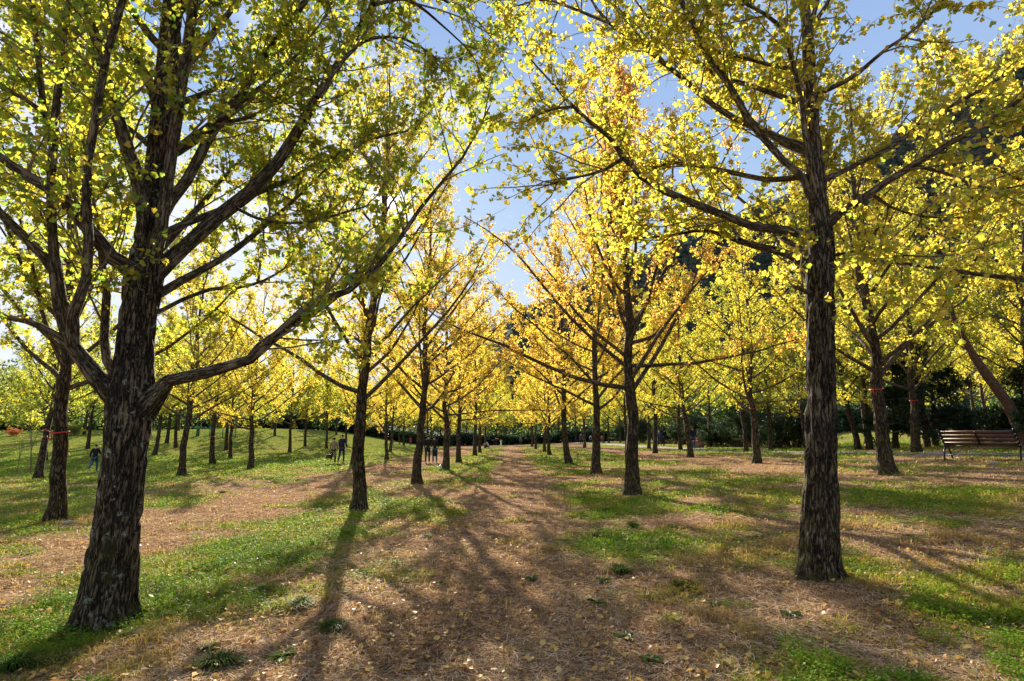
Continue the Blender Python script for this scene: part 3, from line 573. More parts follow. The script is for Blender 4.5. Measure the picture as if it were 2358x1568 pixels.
# ---- the other trees: (foot px, foot py, width px, lean px at 200 px up, autumn, label, ribbon)
TREES = [
 (827, 1174, 40, 16, .60, 'third-largest ginkgo trunk, slightly leaning, with a round knot, left of the central path', 0),
 (961, 1114, 27, -2, .72, 'golden ginkgo right behind the knotted trunk, left of the central path', 0),
 (1023, 1082, 20, 6, .74, 'golden ginkgo with red ribbon beside the hugging couple', 988),
 (1057, 1065, 15, 2, .76, 'slim golden ginkgo just right of the ribboned tree by the hugging couple', 0),
 (1094, 1049, 11, 4, .66, 'slender leaning ginkgo fifth in the row left of the central path', 0),
 (1105, 1042, 8, 2, .55, 'thin ginkgo close behind a slender leaning one, left of the central path', 0),
 (1117, 1033, 10, 0, .5, 'dark ginkgo trunk beside the squatting person in a pale top', 0),
 (1143, 1025, 7, 0, .42, 'dark ginkgo trunk directly left of the person bending in white trousers', 0),
 (1165, 1021, 4, 0, .5, 'most distant ginkgo left of the far end of the central path', 0),
 (1455, 1139, 42, 0, .86, 'orange-gold ginkgo with V-shaped limbs, second trunk in the row right of the central path', 0),
 (1375, 1091, 26, -3, .74, 'golden ginkgo just left behind the orange-gold one, right of the central path', 0),
 (1311, 1069, 20, 0, .78, 'golden ginkgo with smooth brown trunk, fourth in the row right of the central path', 0),
 (1267, 1048, 11, 4, .62, 'slim pale-brown ginkgo trunk touching a darker ribboned one', 0),
 (1254, 1041, 11, 0, .6, 'dark ribboned ginkgo trunk left of a slim pale-brown one', 992),
 (1234, 1034, 8, -2, .64, 'ginkgo with faint ribbon near the far end, right of the central path', 993),
 (1225, 1028, 9, 0, .68, 'broad dark ginkgo trunk at the far end, right of the central path', 0),
 (1214, 1023, 6, 0, .7, 'far ginkgo beside the person standing at the end of the path', 0),
 (127, 1199, 55, 12, .46, 'ginkgo with tied red ribbon and curving trunk behind the big left tree', 996),
 (87, 1102, 27, 2, .42, 'ginkgo with red ribbon at far left beside a bare sapling', 1007),
 (103, 1060, 12, 4, .4, 'dark ginkgo trunk mostly hidden between the two ribboned trees at far left', 0),
 (202, 1034, 12, 4, .4, 'ginkgo behind the walker in the black sweater', 0),
 (355, 1048, 14, 6, .42, 'grey ginkgo trunk just right of the big lichen-spotted tree', 0),
 (383, 1021, 10, 4, .4, 'ginkgo leaning right on the left slope, nearest the green fence', 0),
 (405, 1031, 12, 4, .4, 'grey ginkgo on the slope directly left of the dark leaning trunk', 0),
 (419, 1096, 24, 20, .58, 'dark leaning ginkgo with pale lichen left of the ribboned tree on the lawn', 0),
 (455, 1004, 8, 0, .45, 'distant ginkgo standing in front of the green fence', 0),
 (491, 1069, 17, -4, .62, 'ginkgo on the left lawn with short trunk and red ribbon', 1006),
 (521, 1037, 9, 4, .5, 'far slim ginkgo with ribbon on the left lawn', 1008),
 (531, 1056, 12, 4, .56, 'grey ginkgo with ribbon, leaning, on the left lawn', 1010),
 (576, 1080, 18, 8, .68, 'upright brown ginkgo casting a long shadow on the left path, yellow boughs drooping', 0),
 (667, 1041, 11, 2, .56, 'single ginkgo in mid-lawn between the left path and the couple', 0),
 (703, 1028, 9, 0, .48, 'green ginkgo at the lawn edge left of the strolling couple', 0),
 (753, 1033, 9, 2, .55, 'ginkgo directly behind the strolling couple', 0),
 (813, 1070, 10, 0, .66, 'grey ginkgo trunk showing on the left edge of the knotted one', 0),
 (890, 1059, 11, 0, .7, 'golden ginkgo with red ribbon between the knotted trunk and its neighbour', 1005),
 (898, 1040, 7, 2, .6, 'thin ginkgo hidden behind a ribboned golden one', 0),
 (985, 1036, 9, 2, .66, 'ribboned ginkgo behind the hugging couple', 1004),
 (919, 1019, 5, 0, .5, 'thin far ginkgo between the orange child and the red jacket', 0),
 (930, 1025, 6, 0, .5, 'far ginkgo left of the person in the red jacket', 0),
 (993, 1016, 6, 0, .6, 'far dark ginkgo seen above the hugging couple', 0),
 (1015, 1024, 5, 0, .5, 'thin far ginkgo right behind the hugging couple', 0),
 (1035, 1030, 6, 0, .55, 'far ginkgo beside the person in black near the purple jacket', 0),
 (1075, 1025, 5, 0, .52, 'thin far ginkgo right of the purple jacket', 0),
 (1287, 1020, 5, 4, .62, 'far ginkgo beside the seated person in lavender', 0),
 (1327, 1019, 4, 0, .7, 'far yellow ginkgo right of the fourth trunk of the right row', 0),
 (1346, 1031, 7, 0, .6, 'ribboned ginkgo next to the person in the pale striped jacket', 1001),
 (1390, 1019, 5, 0, .42, 'far green ginkgo beside the person in orange', 0),
 (1402, 1020, 7, 0, .42, 'dark far ginkgo trunk between two nearer trunks of the right row', 0),
 (1429, 1019, 5, 0, .44, 'thin far ginkgo against the right shrubs', 0),
 (1443, 1044, 9, 0, .6, 'ribboned ginkgo peeping out left of the orange-gold tree', 980),
 (1494, 1033, 8, -2, .5, 'slim dark ginkgo left of the pair in blue and black', 0),
 (1508, 1044, 14, 0, .54, 'ginkgo whose trunk touches the person in the blue jacket', 0),
 (1555, 1023, 7, 0, .42, 'short dark ginkgo trunk behind the gravel path, left one of two', 0),
 (1567, 1036, 10, -4, .46, 'leaning ginkgo left of the brown boulder', 0),
 (1589, 1053, 17, -6, .55, 'tall pale ginkgo in front of the man in navy', 0),
 (1635, 1029, 9, 0, .42, 'ginkgo with dark trunk in front of the evergreen shrubs', 0),
 (1720, 1041, 14, -16, .46, 'dark leaning ginkgo just left behind the pale ribboned one', 0),
 (1743, 1067, 24, -9, .58, 'pale upright ginkgo with red ribbon left of the big right tree', 940),
 (1778, 1037, 12, -2, .5, 'ginkgo with forked trunk between the ribboned and the big right tree', 0),
 (1858, 1034, 10, -6, .46, 'ginkgo half hidden at the left edge of the big right trunk', 0),
 (1974, 1036, 20, -50, .48, 'dark ginkgo leaning far left, right of the big right trunk', 0),
 (2001, 1035, 13, 0, .42, 'dark straight ginkgo behind the thick leaning ribboned tree', 0),
 (2044, 1091, 50, -26, .56, 'thick leaning ginkgo with tied red ribbon right of the big right tree', 896),
 (2062, 1033, 20, -18, .5, 'leaning ginkgo close behind the thick ribboned one', 0),
 (2112, 1042, 30, -14, .52, 'short leaning ginkgo with red ribbon left of the bench', 922),
 (2157, 1027, 8, 0, .5, 'slim ginkgo just left of the bench end', 0),
 (2250, 993, 6, 0, .62, 'slender pale ginkgo above the bench, left one of two', 0),
 (2279, 993, 7, 0, .5, 'slender pale ginkgo with ribbon above the bench', 973),
 (2372, 1034, 16, -12, .5, 'grey ginkgo at the right edge of the view behind the bench', 0),
]
# shared meshes for mid and far trees
MID = [gen_tree(100 + i, H=h_, base=b_, spread=s_, r0=.152, nprim=30, per=6, size=.075, steep=st_, npm=5.6) for i, (h_, b_, s_, st_) in enumerate([(11.4, 2.3, 3.9, 1.0), (12, 2.5, 3.6, 1.25), (10.6, 2.1, 4.3, .8), (11.4, 2.6, 3.8, 1.1), (11, 2.2, 4.1, .9)])]
FAR = [gen_tree(200 + i, H=h_, base=b_, spread=s_, r0=.152, nprim=30, per=6, size=.13, tert=4, lod=2, npm=4) for i, (h_, b_, s_) in enumerate([(12, 2.3, 3.9), (12.5, 2.5, 3.6), (11.5, 2.1, 4.1), (12, 2.6, 3.8)])]
print('MID leaves', [m[2] for m in MID], 'FAR', [m[2] for m in FAR])
tr_rng = random.Random(3)
for i, (px, py, wpx, lean, au, lab, rib) in enumerate(TREES):
    p = G(px, py) if py > 1000 else at(px, py, 52.0); Y = p[1]; x, y = p[0], p[1]; z = float(zt(x, y)); r_need = wpx / 2 / FPX * Y / math.sqrt(1 + ((px - CX) / FPX) ** 2)
    lx = lean / 200.0 + (px - CX) / 8700.0 * 1.0          # image lean minus the perspective lean of an upright
    persp = -(px - CX) / 7600.0; leanx = (lean / 200.0) - persp
    leanx = max(-.35, min(.35, leanx)) if abs(lean) > 5 else 0.0
    near = Y < 21 or abs(lean) > 11
    r0 = min(.30, max(.11, r_need / 1.42))
    if near:
        hh = 11.5; spr = 3.8
        if px in (1455,): wood, crown, n, trk, rdk = gen_tree(300 + i, 12, 2.5, 4.2, r0, 44, 7, .068, lod=0 if Y < 16 else 1, lean=(leanx, 0), steep=1.5, npm=3.6)
        else: wood, crown, n, trk, rdk = gen_tree(300 + i, hh, 2.4 if px > 200 else 2.6, spr, r0, 32, 5 if px in (961, 827) else 7, .072 if Y < 25 else .075, npm=5.4, lod=0 if Y < 16 else 1, lean=(leanx * .8, 0), steep=1.1, wbase=np.array([x, y, z]))
        o = place_tree('ginkgo_tree', wood, crown, (x, y, z), 0, 1, au, .35 if px in (419, 87, 1375) else .1, lab, group=GRP); s = 1; tx = leanx * .8
    else:
        far = Y > 48; src = (FAR if far else MID)[i % (4 if far else 5)]; s = max(.85, min(1.15, r0 / .15)); s = .9 + .25 * tr_rng.random() if far else s
        o = place_tree('ginkgo_tree', src[0], src[1], (x, y, z), tr_rng.random() * 6.28, s, au + .06 * (tr_rng.random() - .5), .1 + .3 * tr_rng.random(), lab, group=GRP); tx = 0; o.rotation_euler[0] = R(tr_rng.uniform(-2, 2)); o.rotation_euler[1] = R(tr_rng.uniform(-2, 2))
    if rib:
        hr = (at(px, rib, Y)[2] - z) / s
        if not near: trk, rdk = src[3], src[4]
        cxy = (np.interp(hr, trk[:, 2], trk[:, 0]), np.interp(hr, trk[:, 2], trk[:, 1])); add_ribbon(o, hr, float(np.interp(hr, trk[:, 2], rdk)) * 1.06 + .014, px in (127, 2044, 2112, 87), cxy)
    if 0: print('T', px, py, 'Y %.1f X %.1f z %.2f r %.2f lean %.2f' % (Y, x, z, r_need, leanx), 'near' if near else '')
for k, (x, y, au, lab) in enumerate([(10.4, 7.6, .58, 'ginkgo standing beyond the right edge, its yellow crown hanging into the top right corner'), (-9.4, 5.4, .45, 'ginkgo standing beyond the left edge, its green-yellow boughs reaching in at the upper left'), (-52, 70, .45, 'green ginkgo on the left bank, nearest the far left edge'), (-44, 76, .5, 'ginkgo high on the left bank behind the walker'),
    (-30, 73, .42, 'ginkgo beyond the green fence, left one'), (-23, 80, .46, 'ginkgo beyond the green fence, right one'), (-38, 62, .48, 'ginkgo on the left bank left of the fence'), (-60, 58, .5, 'ginkgo at the far left edge on the bank'), (-28, 92, .4, 'green ginkgo deep in the left wood edge'),
    (33, 36, .6, 'yellow ginkgo far right behind the bench'), (38, 46, .5, 'green-yellow ginkgo deep behind the bench'), (27, 44, .55, 'ginkgo among the shade behind the ribboned leaning trunks'), (46, 60, .6, 'yellow ginkgo at the wood edge far right'), (-67, 80, .5, 'yellow-green ginkgo at the top of the left bank'), (-35, 84, .55, 'ginkgo on the bank crest above the green fence'), (-55, 88, .42, 'green ginkgo on the bank crest near the left edge'), (-47, 60, .46, 'ginkgo on the bank just left of the walker'), (-14, 100, .5, 'ginkgo at the far edge of the lawn behind the couple')]):
    src = FAR[k % 4] if k > 1 else gen_tree(501 + k, 11.5, 2.6, 3.9, .16, 42, 9, .075, lod=1, steep=1.0)
    place_tree('ginkgo_tree', src[0], src[1], (x, y, float(zt(x, y))), k * 1.9, 1.0, au, .2, lab, group=GRP)
# ------------------------------------------------------------------ evergreens, shrubs, saplings
def conifer(seed, H, spread):
    rng = np.random.RandomState(seed); tr = np.c_[rng.randn(14).cumsum() * .02, rng.randn(14).cumsum() * .02, np.linspace(-.2, H, 14)]
    rad = .17 * (1 - np.linspace(0, .96, 14)); n = 70; u = (np.arange(n) + rng.rand(n)) / n; hb = .9 + (H - 1.1) * u
    az = rng.rand(n) * 6.28; D = np.c_[np.cos(az), np.sin(az), .12 - .2 * rng.rand(n)]; L = spread * (1 - u) ** .8 * (.7 + .5 * rng.rand(n)) + .25
    st, _ = along(np.repeat(tr[None], n, 0), hb / H); P1 = grow(rng, st, D, L, 8, .06, -.02); R1 = (.012 + .012 * L)[:, None] * np.linspace(1, .2, 8)
    P2, R2, P3, R3 = branch_out(rng, P1, R1, L, 7, .55, .15, 5, (.12, .3), -.1)
    wood = build_woody('trunk', [(tr[None], rad[None], 12, None, 0), (P1, R1, 5, None, 1), (P2, R2, 3, None, 1)], [M_BARK, M_TWIG])
    tw = np.concatenate([P3, P2[:, ::2]]); T = np.repeat(np.arange(len(tw)), 9); p, d = along(tw[T], rng.rand(len(T)))
    ax = norm(d + rng.randn(len(T), 3) * .5); nr = norm(rng.randn(len(T), 3) + UP); w = norm(nr - ax * (nr * ax).sum(1, keepdims=True)); sz = .10 + .08 * rng.rand(len(T))
    V, F = quads(p, ax, np.cross(w, ax), sz, sz * .28, [(0, -.5), (1, -.2), (1, .2), (0, .5)])
    return wood, mkmesh('crown', V, [F], M_EVER, False, [('rnd', 'FACE', 'FLOAT', rng.rand(len(T)) * .7)])
for k, (px, py, H, s, lab) in enumerate([(2136, 1030, 5.4, 2.6, 'dark spreading conifer left of the bench, behind the ribboned trunks'), (2450, 1030, 4.2, 2.2, 'dark low conifer at the right end of the bench')]):
    p = G(px, py); w, c = conifer(40 + k, H, s); o = empty('conifer_tree', (p[0], p[1], zt(p[0], p[1])), 0, lab, 'tree'); obj('trunk', w, o); obj('crown', c, o)
# red-brown trunk leaning left over the bench
p = G(2372, 1036); M_RBARK = plain('red_brown_bark', (.095, .055, .038), .9, 0, .4, 14, .5, .1)
rng = np.random.RandomState(5); b0 = np.array([p[0], p[1], float(zt(p[0], p[1]))]); ce = [(2372, 1034, 29), (2352, 992, 26), (2332, 952, 24), (2306, 910, 22), (2276, 868, 20), (2246, 826, 17), (2212, 765, 12), (2180, 690, 7)]
C = resample([[*(at(a, b, p[1]) - b0), w / 2 / FPX * p[1]] for a, b, w in ce], 30); C[0, 2] -= .3
P1 = grow(rng, C[rng.randint(24, 30, 12), :3], norm(rng.randn(12, 3) * [1, 1, .3] + [-.2, 0, .7]), rng.rand(12) * 1.2 + 1.2, 10, .09, .03); L1 = np.full(12, 1.8)
P2, R2, P3, R3 = branch_out(rng, P1, None, L1, 5, .8, .2, 5, (.15, .4))
o = empty('leaning_tree', b0, 0, 'reddish-brown bare trunk leaning left above the right end of the bench', 'tree')
obj('trunk', build_woody('trunk', [(C[None, :, :3], C[None, :, 3], 18, furrow(.012, 14), 0), (P1, np.full((12, 1), .035) * np.linspace(1, .2, 10), 6, None, 0), (P2, R2, 3, None, 0)], [M_RBARK]), o)
V, F, rv, n = crown_leaves(rng, np.concatenate([P3, P2[:, ::2]]), 8, .085); c = obj('crown', mkmesh('crown', V, [F], M_LEAF, False, [('rnd', 'FACE', 'FLOAT', rv)]), o); c.color = (.48, 0, 0, 1)

def shrub(seed, rx, ry, h, nst=46, size=.075, m=None, per=9):
    rng = np.random.RandomState(seed); a = rng.rand(nst) * 6.28; e = .5 + 1.0 * rng.rand(nst)
    st = np.c_[np.cos(a) * rx * .35 * rng.rand(nst), np.sin(a) * ry * .35 * rng.rand(nst), np.full(nst, -.05)]
    D = np.c_[np.cos(a) * np.cos(e) * rx, np.sin(a) * np.cos(e) * ry, np.sin(e) * h]; L = np.linalg.norm(D, axis=1) * (.65 + .4 * rng.rand(nst))
    P1 = grow(rng, st, D, L, 8, .1, .02); P2, R2, P3, R3 = branch_out(rng, P1, None, L, 6, h * .3, .2, 5, (.12, .35))
    wood = build_woody('stems', [(P1, np.full((nst, 1), .022) * np.linspace(1, .25, 8), 4, None, 0), (P2, R2, 3, None, 0)], [M_TWIG])
    tw = np.concatenate([P3, P2[:, ::2]]); V, F, rv, n = crown_leaves(rng, tw, per, size, False, .1)
    return wood, mkmesh('foliage', V, [F], m or M_EVER, False, [('rnd', 'FACE', 'FLOAT', rv)])
SH = [shrub(60, 2.2, 1.5, 2.6, 70), shrub(61, 1.9, 1.6, 3.2, 70), shrub(62, 2.4, 1.4, 2.2, 70)]
SHL = [(1440, 1017, 1.3, 'dark evergreen shrub behind the gravel path at its far end'), (1480, 1020, 1.2, 'dark evergreen shrub behind the pair in blue and black, left one'), (1530, 1023, 1.1, 'dark evergreen shrub behind the boy in black'),
       (1572, 1025, 1.1, 'tall evergreen shrub behind the leaning trunk by the boulder'), (1612, 1027, 1.0, 'evergreen shrub right behind the crouching child'), (1655, 1030, 1.0, 'large glossy shrub right of the crouching child'),
       (1700, 1031, 1.1, 'dark rounded shrub left of the dark leaning trunk'), (1740, 1033, 1.0, 'dark shrub behind the pale ribboned trunk'), (1785, 1034, 1.0, 'dark shrub behind the forked trunk'),
       (1830, 1034, 1.05, 'glossy dark shrub left of the big right trunk'), (1872, 1033, 1.1, 'dark shrub behind the big right trunk')]
for k, (px, py, s, lab) in enumerate(SHL):
    p = G(px, py); y = p[1] * 1.06; x = p[0] * 1.06; w, c = SH[k % 3]
    o = empty('evergreen_shrub', (x, y, zt(x, y)), k * 1.3, lab, 'shrub', 'evergreen shrubs behind the gravel path', s); obj('stems', w, o); obj('foliage', c, o)
M_YG = leafmat('bush_leaves', [(0, (.06, .12, .015)), (1, (.34, .34, .03))], .5, False, .45)
for k, (px, py, s, lab, m) in enumerate([(165, 1003, .75, 'yellow-green bush on the bank above the walker', M_YG), (30, 1004, .5, 'low orange-red maple bush at the far left edge', M_RED), (1905, 1028, .35, 'small red-leaved bush right of the big right trunk', M_RED), (2330, 1010, .8, 'dark red-leaved bush behind the right end of the bench', M_RED)]):
    p = G(px, py); w, c = shrub(80 + k, 2.0, 1.6, 2.0, 40, .07, m, 6); o = empty('bush', (p[0], p[1], zt(p[0], p[1])), 0, lab, 'bush', None, s); obj('stems', w, o); obj('foliage', c, o)
for px, py, hh, lab in [(71, 1090, 3.0, 'bare forked sapling left of the far-left ribboned trunk'), (38, 1093, 1.9, 'thin bare sapling nearest the left edge')]:
    p = G(px, py); rng = np.random.RandomState(px); z0 = float(zt(p[0], p[1])); K = 8
    P = grow(rng, np.array([[0, 0, -.1]] * 3), np.array([[-.02, 0, 1.], [-.25, .1, 1], [.2, 0, 1]]), np.array([hh, hh * .6, hh * .45]), K, .05, .05); P[1] += P[0, 3] - P[1, 0]; P[2] += P[0, 3] - P[2, 0]
    P2, R2, P3, R3 = branch_out(rng, P, None, np.array([hh] * 3), 3, .5, .5, 2)
    o = obj('sapling', build_woody('sapling', [(P, np.array([[.035], [.022], [.018]]) * np.linspace(1, .3, K) * (hh / 3), 6, None, 0), (P2, R2, 3, None, 0)], [M_TWIG]), None, (p[0], p[1], z0)); tag(o, lab, 'sapling')
# tufts and rosettes near the camera
def tuft(seed, n, h, sp):
    rng = np.random.RandomState(seed); a = rng.rand(n) * 6.28; r = sp * .3 * rng.rand(n) ** .5; hh = h * (.5 + .6 * rng.rand(n)); out = sp * (.25 + .9 * rng.rand(n))
    d = np.c_[np.cos(a), np.sin(a), 0 * a]; s = np.c_[-np.sin(a), np.cos(a), 0 * a]; b = d * r[:, None]; w = .0035
    m1 = b + d * (out * .35)[:, None] + UP * (hh * .7)[:, None]; m2 = b + d * (out * .8)[:, None] + UP * hh[:, None]; tp = b + d * (out * 1.25)[:, None] + UP * (hh * .72)[:, None]
    V = np.stack([b - s * w, b + s * w, m1 + s * w, m1 - s * w, m2 + s * w * .8, m2 - s * w * .8, tp], 1); k = np.arange(n)[:, None] * 7
    rv = rng.rand(n) ** 1.6
    return mkmesh('grass_tuft', V, [k + np.array([[0, 1, 2, 3]]), k + np.array([[3, 2, 4, 5]]), k + np.array([[5, 4, 6]])], M_TUFT, False, [('rnd', 'FACE', 'FLOAT', np.concatenate([rv] * 3))])
def rosette(seed, n, L):
    rng = np.random.RandomState(seed); a = np.arange(n) * 2.4 + rng.rand(n) * 1.2; mb = MB(); sh = [(0, .06), (.3, .12), (.55, .3), (.8, .36), (1, .1)]
    Vs, Fs = [], []; 
    for i in range(n):
        l = L * (.35 + .7 * rng.rand()); t = .1 + 1.0 * rng.rand() ** 1.5; d = np.array([math.cos(a[i]), math.sin(a[i]), 0]); s = np.array([-d[1], d[0], 0]); v = []
        for (u, w) in sh:
            c = d * l * u + UP * l * (t * u - .45 * u * u * t * 1.6) + UP * .01
            v += [c - s * w * l * .5 + UP * .012, c - UP * .003, c + s * w * l * .5 + UP * .012]
        b = len(Vs) * 15; Vs.append(v)
        for q in range(4):
            for e in (0, 1): Fs.append([b + q * 3 + e, b + q * 3 + e + 1, b + q * 3 + e + 4, b + q * 3 + e + 3])
    return mkmesh('broadleaf_weed', np.array(Vs), [np.array(Fs)], M_WEED, False, [('rnd', 'FACE', 'FLOAT', np.repeat(rng.rand(n), 8))])
TF = [tuft(i, 420, .095, .17) for i in range(3)]; RO = [rosette(i, 19, .12) for i in range(3)]
for k, (px, py, s, lab) in enumerate([(500, 1530, 1.3, 'largest dark grass tuft at the bottom edge, left of the path'), (765, 1455, 1.1, 'grass tuft on bare soil beside the shaded path, lower middle'), (690, 1400, 1.0, 'grass tuft at the tip of the knotted trunk shadow'),
   (1575, 1352, 1.0, 'lone dark round grass tuft on bare soil left of the big right trunk'), (600, 1365, .9, 'grass tuft right of the big left trunk, midway to the shadow'), (830, 1150, 1.2, 'small tuft at the foot of the knotted trunk'),
   (275, 1160, 1.0, 'grass tuft between the two ribboned trunks and the big left tree'), (512, 1135, 1.1, 'dark tuft alone on the left straw path edge'), (1460, 1215, 1.1, 'long-bladed tuft left of the clover right of the path'), (1375, 1235, 1.0, 'olive grass tuft on the right edge of the central path'),
   (1550, 1215, .9, 'brownish grass tuft below the orange-gold tree'), (30, 1545, 1.1, 'grass tuft in the bottom left corner'), (130, 1530, 1.1, 'tall grass clump in the shadow of the big left tree'), (980, 1240, .8, 'small tuft beside the centre of the path shadow'), (1430, 1320, 1.2, 'grass tuft above the leafy weeds right of the path')]):
    p = G(px, py); tag(obj('grass_tuft', TF[k % 3], None, (p[0], p[1], ztf(p[0], p[1]) - .01)), lab, 'grass tuft', 'grass tufts in the foreground'); bpy.context.scene.collection.objects[-1].scale = (s * .75, s * (.6 + .05 * (k % 4)), s * (.6 + .12 * (k % 3))); bpy.context.scene.collection.objects[-1].rotation_euler = (0, 0, k * 1.1)
for k, (px, py, s, lab) in enumerate([(1225, 1335, 1.0, 'blue-green broad-leaved weed right of the path centre, upper of a pair'), (650, 1520, 1.3, 'spreading grey-green weed at the bottom, left of the path'), (1375, 1395, 1.2, 'dark leafy weed lying on straw right of the path'), (1390, 1340, 1.1, 'leafy weed just above a darker one, right of the path'),
   (1650, 1395, 1.0, 'pale green weed on bare soil below the lone round tuft'), (910, 1300, .8, 'small weed in the sunlit straw left of the path'), (480, 1500, 1.1, 'leafy weed beside the largest dark tuft'), (1440, 1475, 1.1, 'broad weed at lower right of the path'), (1010, 1345, .7, 'small weed in the middle of the shaded path'), (300, 1475, 1.0, 'weed at the foot of the big left tree'), (1500, 1530, 1.1, 'weed at the bottom edge right of centre'), (1820, 1420, 1.1, 'weed in the shadow of the big right tree')]):
    p = G(px, py); o = obj('broadleaf_weed', RO[k % 3], None, (p[0], p[1], ztf(p[0], p[1]) + .002)); tag(o, lab, 'weed', 'broad-leaved weeds in the foreground'); o.scale = (s * .75,) * 3; o.rotation_euler = (0, 0, k * 1.7)
def rock(name, px, py, r, m, lab, seed):
    p = G(px, py); rng = np.random.RandomState(seed); mb = MB(); mb.ell((0, 0, 0), (1, 1, 1), 18, 11); V = np.concatenate(mb.V); n = vn3(V[:, 0] * 1.7 + seed, V[:, 1] * 1.7, V[:, 2] * 1.7 + 5); n2 = vn3(V[:, 0] * 4 + seed, V[:, 1] * 4, V[:, 2] * 4)
    V = V * (.75 + .4 * n + .12 * n2)[:, None] * np.array(r); o = obj(name, mkmesh(name, V, [np.concatenate(f) for f in mb.F.values()], m, True), None, (p[0], p[1], ztf(p[0], p[1]) + r[2] * .35)); return tag(o, lab, 'rock')
M_ROCK = plain('rock', (.32, .27, .22), .9, 0, .35, 6, .4); M_BOULD = plain('boulder', (.17, .125, .07), .9, 0, .3, 3, .4)
rock('boulder', 1606, 1031, (.62, .5, .5), M_BOULD, 'brown boulder between the man in navy and the crouching child', 3)
for px, py, r, lab in [(155, 1206, (.13, .08, .05), 'pale flat stone at the foot of the tree with the tied ribbon'), (236, 1376, (.07, .06, .05), 'small pale stone touching the left foot of the big left trunk'), (314, 1462, (.08, .05, .03), 'flat grey stone in the shade below the big left trunk'), (2287, 1070, (.12, .1, .06), 'round grey stone on the grass below the bench')]:
    rock('stone', px, py, r, M_ROCK, lab, px)
# ------------------------------------------------------------------ bench
M_IRON = plain('cast_iron', (.018, .017, .017), .38, .6, .2, 40, .1, .5); M_SLAT = plain('stained_wood', (.10, .048, .035), .45, 0, .3, 8, .15, .5); M_BOLT = plain('steel_bolt', (.7, .7, .68), .3, 1, .05)
pa = G(2176, 1061); A = np.array([pa[0], pa[1]]); u = norm(np.array([.6, -.9])); best = None
for Lb in np.arange(1.2, 3, .02):
    q = A + u * Lb; pxx = CX + FPX * q[0] / (q[1] * math.cos(PITCH) + (float(zt(*q)) - EYE) * math.sin(PITCH))
    if best is None or abs(pxx - 2352) < best[0]: best = (abs(pxx - 2352), Lb)
Lb = best[1]; mid = A + u * Lb / 2; fw = np.array([-u[1], u[0]]); yaw = math.atan2(u[1], u[0]); print('BENCH', A, Lb, 'z', float(zt(*mid)))
bench = empty('park_bench', (mid[0] + fw[0] * .3, mid[1] + fw[1] * .3, float(ztf(*mid))), yaw, 'dark wooden slatted bench with curved iron legs, seen from behind', 'bench')
hl = Lb / 2
for sx in (-1, 1):
    x = sx * hl; mb = MB()
    def bar(pts, w, t):   # flat-section strap through 2-D (y,z) points
        P = resample(np.array([[0, a, b] for a, b in pts], float), 18); mb.tube(P + np.array([x, 0, 0]), t, 8)
    mb.tube(resample([[x, -.30, .0], [x, -.29, .12], [x, -.25, .28], [x, -.12, .38], [x, .0, .40]], 16), .026, 8)
    mb.tube(resample([[x, .34, .0], [x, .26, .14], [x, .17, .28], [x, .12, .37], [x, .0, .40]], 16), .026, 8)
    mb.tube(resample([[x, -.22, .41], [x, .0, .405], [x, .22, .42], [x, .27, .40]], 12), .024, 8)
    mb.box((x, -.30, .012), (.06, .10, .024)); mb.box((x, .35, .012), (.06, .10, .024)); mb.build('leg_frame', M_IRON, bench, True)
    mb = MB(); mb.tube(resample([[x, -.17, .40], [x, -.25, .55], [x, -.38, .72], [x, -.51, .89], [x, -.56, .92]], 16), .026, 8); mb.ell((x, -.565, .925), (.035, .035, .035)); fr = mb.build('back_post', M_IRON, bench, True)
    for t in (.14, .38, .62, .86):
        mb = MB(); mb.ell((x - sx * .0, -.18 - .34 * t - .035, .44 + .44 * t - .02), (.014, .014, .014), 8, 5); mb.build('bolt', M_BOLT, fr, True)
al = math.atan2(.44, .34)
for t in (.10, .36, .62, .88):
    mb = MB(); mb.box((0, -.165 - .34 * t, .46 + .44 * t), (Lb - .05, .028, .112), Matrix.Rotation(math.pi / 2 - al, 3, 'X')); mb.build('back_slat', M_SLAT, bench)
for y in (-.13, -.02, .09, .20):
    mb = MB(); mb.box((0, y, .443), (Lb - .05, .095, .03)); mb.build('seat_slat', M_SLAT, bench)
mb = MB(); mb.box((0, -.39, .67), (.05, .012, .50), Matrix.Rotation(math.pi / 2 - al, 3, 'X')); mb.build('back_brace', M_IRON, bench)
mb = MB(); mb.tube([[-hl, -.2, .16], [hl, -.2, .16]], .009, 6); mb.build('stretcher', M_IRON, bench, True)
# ------------------------------------------------------------------ green wire fence on the left bank
M_FEN = plain('green_paint', (.03, .22, .10), .5, 0, .1); pf = [G(422, 1006)[:2], G(541, 1009)[:2]]
fa, fb = np.array(pf[0]), np.array(pf[1]); Lf = np.linalg.norm(fb - fa); uf = (fb - fa) / Lf
fence = empty('wire_fence', (fa[0], fa[1], zt(*fa)), 0, 'green wire mesh fence on the left bank behind the lawn', 'fence'); z0 = float(zt(*fa))
npst = 5
for k in range(npst):
    q = uf * Lf * k / (npst - 1); zz = float(zt(*(fa + q))) - z0; mb = MB(); mb.tube([[q[0], q[1], zz - .1], [q[0], q[1], zz + 1.25]], .05, 8); mb.build('post', M_FEN, fence, True)
mb = MB(); nn = 60
for k in range(nn):
    q = uf * Lf * k / (nn - 1); zz = float(zt(*(fa + q))) - z0; mb.box((q[0], q[1], zz + .6), (.012, .012, 1.1))
for h in (.08, .35, .6, .85, 1.12):
    a_, b_ = np.append(0 * uf, h), np.append(uf * Lf, float(zt(*fb)) - z0 + h); mb.tube([a_, b_], .012, 4, False)
mb.build('mesh_panel', M_FEN, fence)
